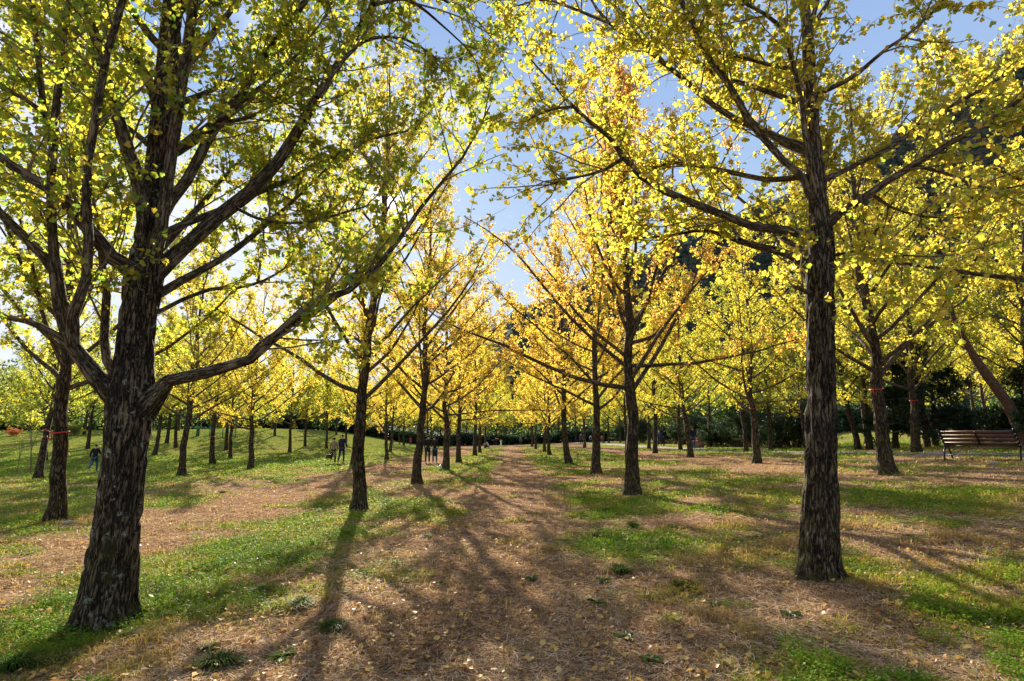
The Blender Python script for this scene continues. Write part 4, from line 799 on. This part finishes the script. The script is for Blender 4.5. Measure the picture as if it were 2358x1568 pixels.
# ------------------------------------------------------------------ people
M_SKIN = plain('skin', (.52, .32, .23), .55, 0, .08, 20)
cmats = {}
def cm(c):
    if c not in cmats: cmats[c] = plain('cloth_%d' % len(cmats) if False else 'cloth', c, .85, 0, .18, 25, .1)
    return cmats[c]
def skin(name, nodes, edges, m, parent, sub=1):
    me = bpy.data.meshes.new(name); me.from_pydata([n[:3] for n in nodes], edges, []); me.materials.append(m)
    o = obj(name, me, parent); md = o.modifiers.new('Skin', 'SKIN'); md.use_smooth_shade = True
    sv = me.skin_vertices[0].data
    for i, n in enumerate(nodes):
        r = n[3]; sv[i].radius = (r, r) if not isinstance(r, tuple) else r
    for v in sv: v.use_root = False
    sv[0].use_root = True; o.modifiers.new('Subd', 'SUBSURF').levels = sub; o.modifiers[-1].render_levels = sub; return o
def person(px, py, head, heading, label, top, legs, hair=(.012, .01, .008), shoes=(.4, .38, .36), coat=.0, lean=0, legp=((6, 0), (-6, 0)), armp=((5, 12, 10), (-5, 12, 10)), knee=(8, 8), H=None, crouch=0, cap=None, sleeves=None, Yoff=0, sidelean=0, fingers=True, skirt_w=.2):
    p = G(px, py); Y = p[1]; Hh = (py - head) / FPX * Y * 1.0 if H is None else H
    k = Hh / 1.7; root = empty('person', (p[0], p[1], ztf(p[0], p[1])), R(heading), label, 'person', None, k)
    c = lambda a: math.cos(R(a)); s = lambda a: math.sin(R(a)); V3 = lambda *a: np.array(a, float)
    hipz = .93 - crouch; hip = V3(0, 0, hipz)
    def up(h, x=0):  # torso point, leaning forward about the hip
        return hip + V3(x + s(sidelean) * h, s(lean) * h, c(lean) * h)
    nd, ed = [], []
    def add(q, r, par=None):
        nd.append((*q, r)); 
        if par is not None: ed.append((par, len(nd) - 1))
        return len(nd) - 1
    P = {}
    i0 = add(hip, .10); i1 = add(up(.18), .10, i0); i2 = add(up(.38), .115, i1); i3 = add(up(.52), .075, i2); i4 = add(up(.60), .052, i3)
    i5 = add(up(.66) + V3(0, .015, 0), .078, i4); i6 = add(up(.74) + V3(0, .012, 0), .086, i5); i7 = add(up(.795), .055, i6)
    hd = up(.72)
    nz = add(up(.68) + V3(0, .105, 0), .014, i5)                       # nose
    for sd in (-1, 1): add(up(.69, sd * .088), .016, i6)                 # ears
    J = {'leg': [], 'arm': []}
    for q, sd in ((0, -1), (1, 1)):
        th, kn = legp[q][0], knee[q]; h0 = hip + V3(sd * .095, 0, -.04); k0 = h0 + V3(sd * .01, s(th) * .44, -c(th) * .43)
        a0 = k0 + V3(0, s(th - kn) * .42, -c(th - kn) * .41); t0 = a0 + V3(sd * .02, .15, -.045)
        if crouch: a0 = V3(sd * .11, -.02, .08); k0 = V3(sd * .14, .34, .42); t0 = a0 + V3(0, .15, -.04)
        b = add(h0, .085, i0); b = add((h0 + k0) / 2, .072, b); b = add(k0, .052, b); b = add(k0 * .6 + a0 * .4, .05, b); b = add(a0, .034, b); add(t0, .028, b); J['leg'].append((h0, k0, a0, t0))
        fw_, ab, el = armp[q]; s0 = up(.49, sd * .17); e0 = s0 + V3(sd * s(ab) * .29, s(fw_) * .29, -c(fw_) * c(ab) * .28); f2 = fw_ + el
        w0 = e0 + V3(sd * s(ab * .4) * .25, s(f2) * .25, -c(f2) * .25); hd_ = norm(w0 - e0)
        b = add(s0, .058, i2); b = add(e0, .038, b); b = add(w0, .024, b); pm = w0 + hd_ * .055; b = add(pm, .024, b)
        if fingers:
            sdv = norm(np.cross(hd_, V3(0, 1, .2))) 
            for fi, (off, ln) in enumerate(((-.028, .07), (-.01, .08), (.01, .076), (.027, .06))):
                f1 = add(pm + hd_ * .035 + sdv * off, .009, b); f2_ = add(pm + hd_ * (.035 + ln * .5) + sdv * off * 1.15 + V3(0, .008, 0), .008, f1); add(pm + hd_ * (.035 + ln * .85) + sdv * off * 1.15 + V3(0, .022, 0), .007, f2_)
            t1 = add(w0 + hd_ * .03 + V3(0, .03, 0), .010, b); add(w0 + hd_ * .07 + V3(0, .05, 0), .008, t1)
        J['arm'].append((s0, e0, w0))
    skin('body', nd, ed, M_SKIN, root)
    # jacket or coat
    nd, ed = [], []; T = top; b0_ = up(-.04 if coat < .1 else .0); i0 = add(b0_, (.165, .13)); ch = add(up(.2), (.155, .125), i0); c2 = add(up(.38), (.165, .125), ch); add(up(.535), (.075, .07), c2)
    if coat > .1:
        mleg = (J['leg'][0][1] + J['leg'][1][1]) / 2; q = b0_ * .4 + mleg * .6; l1 = add(hip * .5 + (hip * (1 - .5) + V3(0, 0, -coat * .25)), (.175, .14), i0); add(V3(b0_[0], q[1] * .5, hipz - coat), (skirt_w * .9, .15), l1)
    else: add(up(-.12), (.165, .13), i0)
    for sd, (s0, e0, w0) in zip((-1, 1), J['arm']):
        b = add(s0, .078, c2); b = add(e0, .06, b); add(w0 - norm(w0 - e0) * .02, .048, b)
    skin('coat' if coat > .1 else 'jacket', nd, ed, cm(top), root)
    nd, ed = [], []; i0 = add(hip + V3(0, 0, .02), (.14, .115))
    for (h0, k0, a0, t0) in J['leg']:
        b = add(h0, .098, i0); b = add((h0 + k0) / 2, .086, b); b = add(k0, .070, b); add(a0 + V3(0, 0, .03), .056, b)
    skin('trousers', nd, ed, cm(legs), root)
    for (h0, k0, a0, t0) in J['leg']:
        nd, ed = [], []; b = add(a0 + V3(0, -.035, -.02), .046); b = add(a0 + V3(0, .05, -.03), .046, b); add(t0 + V3(0, .03, 0), .036, b); skin('shoe', nd, ed, cm(shoes), root)
    nd, ed = [], []; b = add(up(.655) + V3(0, -.035, 0), .07); b = add(up(.735) + V3(0, -.018, 0), .098, b); add(up(.80) + V3(0, .0, 0), .066, b); skin('hair', nd, ed, cm(hair), root)
    if cap:
        mb = MB(); ctr = up(.775); mb.ell(ctr, (.105, .115, .075), 14, 8); mb.box(ctr + V3(0, .12, -.02), (.13, .10, .012)); mb.build('cap', cm(cap), root, True)
    return root, J, k
BLK, NAVY, JEAN, DJEAN = (.012, .012, .014), (.012, .016, .04), (.05, .10, .18), (.025, .045, .085)
W1 = ((22, 0), (-16, 0)); A1 = ((-14, 10, 12), (16, 10, 15))
person(215, 1088, 1026, 12, 'person in a black sweater and blue jeans walking away on the left lawn', BLK, JEAN, shoes=(.5, .45, .45), legp=((-18, 0), (12, 0)), armp=((-20, 14, 35), (15, 12, 70)), knee=(34, 6))
person(244, 1086, 1032, 0, 'person in purple mostly hidden behind the big left trunk', (.10, .02, .06), BLK)
w_, J, kk = person(767, 1068, 1011, 12, 'person in a long beige coat and dark leggings strolling with a brown bag', (.26, .21, .14), BLK, hair=(.03, .012, .008), shoes=(.5, .32, .24), coat=.50, legp=((-26, 0), (10, 0)), armp=((4, 14, 8), (10, 8, 30)), knee=(30, 4))
h0 = J['arm'][0][2]; hw = w_.matrix_basis @ Vector(h0)
M_BAG = plain('bag_leather', (.07, .022, .015), .5, 0, .15)
bag = empty('handbag', (w_.location.x - .28 * kk, w_.location.y - .02, w_.location.z + .36 * kk), .2, 'large dark brown handbag held by the person in the beige coat', 'handbag')
mb = MB(); mb.add([(-.22, -.07, 0), (.22, -.07, 0), (.22, .07, 0), (-.22, .07, 0), (-.15, -.05, .26), (.15, -.05, .26), (.15, .05, .26), (-.15, .05, .26)], [[0, 3, 2, 1], [4, 5, 6, 7], [0, 1, 5, 4], [1, 2, 6, 5], [2, 3, 7, 6], [3, 0, 4, 7]]); mb.build('bag_body', M_BAG, bag)
mb = MB(); mb.tube(resample([(-.12, 0, .25), (-.06, 0, .42), (.0, 0, .46), (.06, 0, .42), (.12, 0, .25)], 12), .012, 6); mb.build('handle', M_BAG, bag, True)
m_, J2, k2 = person(786, 1067, 1004, -4, 'person in a navy jacket and jeans strolling beside the beige coat', NAVY, DJEAN, shoes=(.16, .10, .06), legp=((-12, 0), (8, 0)), armp=((8, 8, 20), (-4, 18, 20)), knee=(20, 4))
person(984, 1066, 1005, 0, 'person in a dark jacket and white shoes hugging the long-coated one', BLK, (.03, .035, .05), shoes=(.6, .6, .6), legp=((-3, 0), (3, 0)), armp=((5, 12, 15), (18, 34, 40)), sidelean=5, knee=(3, 3))
person(1001, 1066, 1007, 0, 'person in a long black quilted coat and jeans, hugged by the one beside', (.014, .013, .015), JEAN, coat=.52, legp=((-2, 0), (2, 0)), armp=((18, 30, 35), (10, 10, 40)), sidelean=-6, knee=(3, 3), skirt_w=.2)
person(945, 1026, 1007, 0, 'distant person in a red jacket and jeans', (.5, .03, .04), JEAN)
person(1039, 1025, 1007, 0, 'distant person in black beside the purple jacket', BLK, BLK)
person(1048, 1026, 1005, 0, 'distant person in a purple-blue jacket and blue jeans', (.07, .04, .30), (.08, .2, .42))
person(905, 1026, 1012, 40, 'small distant child in orange beside the golden ribboned tree', (.55, .12, .02), (.3, .4, .45))
person(1154, 1033, 1009, 82, 'person in a black top and white trousers bending forward to take a photo', BLK, (.75, .70, .58), shoes=(.5, .5, .5), lean=68, legp=((-2, 0), (8, 0)), armp=((62, 4, 35), (58, 4, 40)), knee=(0, 4), H=1.95)
person(1125, 1033, 1018, 80, 'person in a pale top squatting beside the dark trunk', (.5, .45, .42), BLK, crouch=.60, lean=25, armp=((50, 4, 40), (50, 4, 40)), H=1.7)
person(1199, 1024.5, 1005, 0, 'person in dark clothes and pale vest standing at the end of the path', (.10, .11, .14), BLK)
person(1133, 1024, 1007, 0, 'distant person in a light grey jacket left of the one bending', (.3, .32, .36), (.1, .12, .18))
person(1140, 1024, 1009, 30, 'distant person in a blue-grey top next to one in light grey', (.16, .2, .3), (.08, .09, .12))
person(1339, 1024, 999, 0, 'person in a dark jacket with pale sleeve left of the ribboned slim trunk', (.05, .055, .08), BLK, coat=.35)
b_, J3, k3 = person(1360, 1020, 1002, 0, 'person in a white jacket wearing a dark backpack', (.55, .52, .5), DJEAN)
bp = empty('backpack', (b_.location.x, b_.location.y - .17 * k3, b_.location.z + 1.12 * k3), 0, 'dark backpack on the back of the person in white', 'backpack'); mb = MB(); mb.ell((0, -.02, 0), (.15 * k3, .10 * k3, .22 * k3), 12, 8); mb.build('pack_body', cm(BLK), bp, True); mb = MB(); mb.ell((0, -.10 * k3, -.07 * k3), (.11 * k3, .05 * k3, .10 * k3), 10, 6); mb.build('pocket', cm(NAVY), bp, True)
person(1386, 1019.5, 1002, 0, 'person in an orange jacket and jeans half behind a trunk of the right row', (.5, .16, .06), (.06, .09, .2))
person(1519, 1028.5, 994, 0, 'person in a blue jacket and pale cap walking with a boy', (.02, .06, .16), BLK, cap=(.6, .35, .35), shoes=(.4, .4, .4), legp=W1, armp=A1)
person(1529, 1028.5, 1004, 0, 'boy in black walking beside the blue jacket', BLK, BLK, legp=((-10, 0), (10, 0)), armp=((20, 20, 50), (-10, 18, 20)))
person(1597, 1034.5, 985.5, 0, 'tall person in navy with a red cap and jeans right of the pale trunk', (.014, .016, .03), JEAN, cap=(.35, .03, .03), shoes=(.3, .28, .26), legp=((-4, 0), (8, 0)))
person(1613, 1034.5, 1009, 75, 'crouching child in a red shirt and patterned grey trousers', (.6, .04, .03), (.22, .2, .17), crouch=.22, lean=30, armp=((60, 6, 20), (60, 6, 20)), H=1.25)
person(1277, 1020, 1007, 0, 'distant seated person in lavender among the trunks', (.4, .35, .5), BLK, crouch=.55, H=1.7, lean=12)
# ornament leaning on the ribboned tree by the couple
p = G(1014, 1083); cup = empty('drink_cup', (p[0], p[1] - .02, zt(p[0], p[1])), 0, 'white drinks cup with straw left at the foot of the ribboned tree', 'cup')
M_CUP = plain('cup_white', (.75, .73, .72), .35, 0, .05, 10); mb = MB(); mb.tube([(0, 0, 0), (0, 0, .02), (0, 0, .18), (0, 0, .2)], [.05, .055, .075, .078], 16); mb.build('cup_body', M_CUP, cup, True)
mb = MB(); mb.ell((0, 0, .2), (.08, .08, .05), 14, 8); mb.build('lid', M_CUP, cup, True); mb = MB(); mb.tube([(0, 0, .22), (.01, 0, .48)], .008, 6); mb.build('straw', M_CUP, cup, True)
# ------------------------------------------------------------------ far wood, hedge band and mountain
def mass(n, fx, m, name, lab, cat, size, rfac=1.0):
    rng = np.random.RandomState(len(name)); X, Y, Z, rv = fx(rng, n); n = len(X); c = np.c_[X, Y, Z]; ax = norm(rng.randn(n, 3)); nr = norm(rng.randn(n, 3) + UP * .6)
    w = norm(nr - ax * (nr * ax).sum(1, keepdims=True)); sz = size * (.6 + .8 * rng.rand(n)); V, F = quads(c, ax, np.cross(w, ax), sz, sz, [(0, 0), (.6, -.45), (1, 0), (.6, .45)])
    return tag(obj(name, mkmesh(name, V, [F], m, False, [('rnd', 'FACE', 'FLOAT', np.clip(rv, 0, 1))])), lab, cat, kind='stuff')
def fx_wood(rng, n):
    # clumped crowns of the wood beyond the park
    k = 190; cx = rng.uniform(-190, 190, k); cy = rng.uniform(122, 175, k) + np.abs(cx) * .0; r = rng.uniform(3, 5.5, k); h = rng.uniform(8, 13, k) + .03 * np.abs(cx); hue = rng.rand(k)
    i = rng.randint(0, k, n); d = norm(rng.randn(n, 3)); q = rng.rand(n) ** .45
    X = cx[i] + d[:, 0] * r[i] * q; Y = cy[i] + d[:, 1] * r[i] * q; Z = zt(cx[i], cy[i]) + h[i] * .56 + d[:, 2] * h[i] * .46 * q; return X, Y, Z, hue[i] * .8 + .35 * (rng.rand(n) - .3)
mass(150000, fx_wood, M_WOOD, 'distant_wood', 'mass of green and yellow trees closing the far end of the park', 'wood', .55)
def fx_hedge(rng, n):
    t = rng.rand(n); X = -135 + 200 * t; y0 = 112 + 4 * np.sin(X * .07); y0 = np.where(X < -25, y0 - .10 * (-25 - X), y0); h = 1.1 + 1.5 * vn2(X * .16 + 4, X * 0) + .8 * vn2(X * .5, X * 0 + 3)
    u = rng.rand(n); Y = y0 + rng.rand(n) * 5; Z = zt(X, Y) + h * u ** .8; return X, Y, Z, rng.rand(n) * .5
mass(90000, fx_hedge, M_EVER, 'dark_thicket', 'dark evergreen thicket along the far edge of the lawn', 'thicket', .42)
def fx_hedge2(rng, n):
    X = 24 + 75 * rng.rand(n); y0 = 66 + .10 * (X - 24); h = 1.3 + 1.9 * vn2(X * .2 + 14, X * 0) + 1.0 * vn2(X * .7, X * 0 + 3); Y = y0 + rng.rand(n) * 5; return X, Y, zt(X, Y) + h * rng.rand(n) ** .8, rng.rand(n) * .55
mass(50000, fx_hedge2, M_EVER, 'shaded_undergrowth', 'dark undergrowth behind the bench and the right trees', 'undergrowth', .34)
def fx_left(rng, n):
    k = 60; cx = -135 + 105 * rng.rand(k); cy = 90 + 22 * rng.rand(k); r = rng.uniform(2.5, 5, k); h = rng.uniform(5, 13, k); i = rng.randint(0, k, n); d = norm(rng.randn(n, 3)); q = rng.rand(n) ** .45
    X = cx[i] + d[:, 0] * r[i] * q; Y = cy[i] + d[:, 1] * r[i] * q; Z = zt(cx[i], cy[i]) + h[i] * .5 + d[:, 2] * h[i] * .5 * q; return X, Y, Z, (.3 * (i % 3)) + .4 * rng.rand(n)
mass(60000, fx_left, M_WOOD, 'bank_undergrowth', 'clumped green and yellow tree crowns on top of the left bank', 'undergrowth', .36)  # tree crowns added as backdrop and to throw shadows across the lawn
# mountain: a heightfield with a ridge rising to the right
RIDGE = [(900, 870), (1050, 800), (1130, 765), (1180, 742), (1300, 690), (1400, 640), (1500, 595), (1600, 545), (1800, 468), (1950, 395), (2050, 320), (2150, 248), (2250, 172), (2358, 90), (2550, -20), (2900, -180), (3400, -250)]
rp = np.array([at(a, b, 420) for a, b in RIDGE]); gx = np.linspace(-80, 720, 240); rz = np.interp(gx, rp[:, 0], rp[:, 2]); rz = np.where(gx < rp[0, 0], rp[0, 2] * sm((gx + 90) / 60), rz)
gy = np.concatenate([np.linspace(190, 420, 80), np.linspace(424, 700, 40)]); GX, GY = np.meshgrid(gx, gy)
prof = np.where(GY <= 420, sm((GY - 190) / 232) ** .9, 1 - .75 * sm((GY - 420) / 280)); RZ = np.broadcast_to(rz, GX.shape)
Z = RZ * prof * (1 + .16 * (fbm2(GX * .02, GY * .02, 4) - .5) * sm((430 - GY) / 200 + .0)) + 7 * (fbm2(GX * .09, GY * .09, 4) - .5) * prof + 4 * vn2(GX * .35, GY * .35) * prof - 2
i = (np.arange(119)[:, None] * 240 + np.arange(239)[None, :])
def hillmat():
    m, nt, out = mat('wooded_slope'); b = N(nt, 'ShaderNodeBsdfPrincipled'); g_ = N(nt, 'ShaderNodeNewGeometry'); n1 = N(nt, 'ShaderNodeTexNoise'); n1.inputs['Scale'].default_value = .12; n1.inputs['Detail'].default_value = 9; n1.inputs['Roughness'].default_value = .7
    nt.links.new(g_.outputs['Position'], n1.inputs[0]); nt.links.new(ramp(nt, n1.outputs[0], [(.35, (.03, .045, .035)), (.5, (.06, .075, .045)), (.6, (.13, .10, .06)), (.72, (.20, .17, .13))]), b.inputs['Base Color']); b.inputs['Roughness'].default_value = 1
    bp = N(nt, 'ShaderNodeBump'); bp.inputs['Strength'].default_value = 1; bp.inputs['Distance'].default_value = 3; nt.links.new(n1.outputs[0], bp.inputs['Height']); nt.links.new(bp.outputs[0], b.inputs['Normal']); nt.links.new(b.outputs[0], out.inputs[0]); return m
tag(obj('mountain', mkmesh('mountain', np.stack([GX, GY, Z], -1), [np.stack([i, i + 1, i + 241, i + 240], -1).reshape(-1, 4)], hillmat(), True)), 'wooded mountain slope rising to the right behind the trees', 'mountain', kind='structure')
def fx_mtn(rng, n):
    X = rng.uniform(0, 560, n); Y = rng.uniform(200, 412, n); jx = np.clip(((X + 80) / 800 * 239).astype(int), 0, 238); jy = np.clip(np.searchsorted(gy, Y), 0, 119)
    q = vn2(X * .03, Y * .03); return X, Y, Z[jy, jx] - .5 + 2.0 * rng.rand(n), .15 + .55 * q + .25 * (rng.rand(n) - .5)
M_MTN = leafmat('mountain_foliage', [(0, (.05, .07, .07)), (.4, (.08, .10, .08)), (.7, (.14, .13, .09)), (1, (.2, .15, .09))], .3, False, .5, 1.0, .01)  # bluish lift of distant haze is mixed into the foliage colour
mass(150000, fx_mtn, M_MTN, 'mountain_forest', 'dark autumn forest covering the mountain slope', 'forest', 2.6)
# ------------------------------------------------------------------ sky, sun, camera
world = bpy.data.worlds.new('World'); scene.world = world; world.use_nodes = True; nt = world.node_tree; nt.nodes.clear()
out = nt.nodes.new('ShaderNodeOutputWorld'); bg = nt.nodes.new('ShaderNodeBackground'); sky = nt.nodes.new('ShaderNodeTexSky'); sky.sky_type = 'NISHITA'; sky.sun_disc = False
sky.sun_elevation = SUN_EL; sky.sun_rotation = SUN_AZ; sky.air_density = 1.2; sky.dust_density = .35; sky.ozone_density = 2.0
tc = nt.nodes.new('ShaderNodeTexCoord'); mp = N(nt, 'ShaderNodeMapping'); mp.inputs['Scale'].default_value = (1, 1, 2.2); mp.inputs['Location'].default_value = (.35, .1, .2); nt.links.new(tc.outputs['Generated'], mp.inputs[0])
cn = N(nt, 'ShaderNodeTexNoise'); cn.inputs['Scale'].default_value = 3.2; cn.inputs['Detail'].default_value = 9; cn.inputs['Roughness'].default_value = .55; nt.links.new(mp.outputs[0], cn.inputs[0])
sep = N(nt, 'ShaderNodeSeparateXYZ'); nt.links.new(tc.outputs['Generated'], sep.inputs[0])
bias = mth(nt, 'ADD', cn.outputs[0], mth(nt, 'MULTIPLY', sep.outputs[0], -.30))
cf = ramp(nt, bias, [(.52, (0, 0, 0)), (.68, (1, 1, 1))])
vs = N(nt, 'ShaderNodeVectorMath', operation='SCALE'); vs.inputs['Scale'].default_value = .11; nt.links.new(sky.outputs[0], vs.inputs[0])
cc = mixc(nt, cf, (0, 0, 0), (5.4, 5.7, 6.3)); gr = ramp(nt, sep.outputs[2], [(0, (.80, .88, .95)), (.38, (.46, .63, .90)), (.8, (.24, .40, .82))]); gs = N(nt, 'ShaderNodeVectorMath', operation='SCALE'); gs.inputs['Scale'].default_value = 5.2; nt.links.new(gr, gs.inputs[0]); av = N(nt, 'ShaderNodeVectorMath', operation='ADD'); nt.links.new(vs.outputs[0], av.inputs[0]); nt.links.new(gs.outputs[0], av.inputs[1]); col = mixc(nt, cf, av.outputs[0], (5.4, 5.7, 6.3))
dt = N(nt, 'ShaderNodeVectorMath', operation='DOT_PRODUCT'); dt.inputs[1].default_value = tuple(SUN); nt.links.new(tc.outputs['Generated'], dt.inputs[0])
disc = mth(nt, 'MULTIPLY', mth(nt, 'GREATER_THAN', dt.outputs['Value'], math.cos(R(.45))), 12.0)
ad = N(nt, 'ShaderNodeMix', data_type='RGBA', blend_type='ADD'); ad.inputs[0].default_value = 1; halo = mth(nt, 'ADD', mth(nt, 'MULTIPLY', mth(nt, 'POWER', mth(nt, 'MAXIMUM', dt.outputs['Value'], 0.0), 3500.0), 9.0), mth(nt, 'MULTIPLY', mth(nt, 'POWER', mth(nt, 'MAXIMUM', dt.outputs['Value'], 0.0), 150.0), .5)); nt.links.new(col, ad.inputs[6]); nt.links.new(mth(nt, 'ADD', disc, halo), ad.inputs[7]); nt.links.new(ad.outputs[2], bg.inputs[0])
bg.inputs[1].default_value = .052; nt.links.new(bg.outputs[0], out.inputs[0])
sl = bpy.data.lights.new('sun', 'SUN'); sl.energy = 5.0; sl.angle = R(.53); sl.color = (1, .90, .75); so = bpy.data.objects.new('sun', sl); COL.objects.link(so)
so.rotation_euler = Vector(-SUN).to_track_quat('-Z', 'Y').to_euler(); so.location = (-10, 40, 30)
cam = bpy.data.cameras.new('camera'); cam.lens = 36 * FPX / 2358; cam.sensor_width = 36; cam.clip_end = 5000; cam.clip_start = .05
co = bpy.data.objects.new('camera', cam); COL.objects.link(co); co.location = (0, 0, EYE); co.rotation_euler = (math.pi / 2 + PITCH, 0, 0); scene.camera = co
vs_ = scene.view_settings; vs_.view_transform = 'Standard'; vs_.look = 'None'; vs_.exposure = 1.72; vs_.gamma = 1
cy = scene.cycles; cy.max_bounces = 6; cy.diffuse_bounces = 4; cy.glossy_bounces = 1; cy.transmission_bounces = 3; cy.caustics_reflective = False; cy.caustics_refractive = False; cy.sample_clamp_indirect = 6
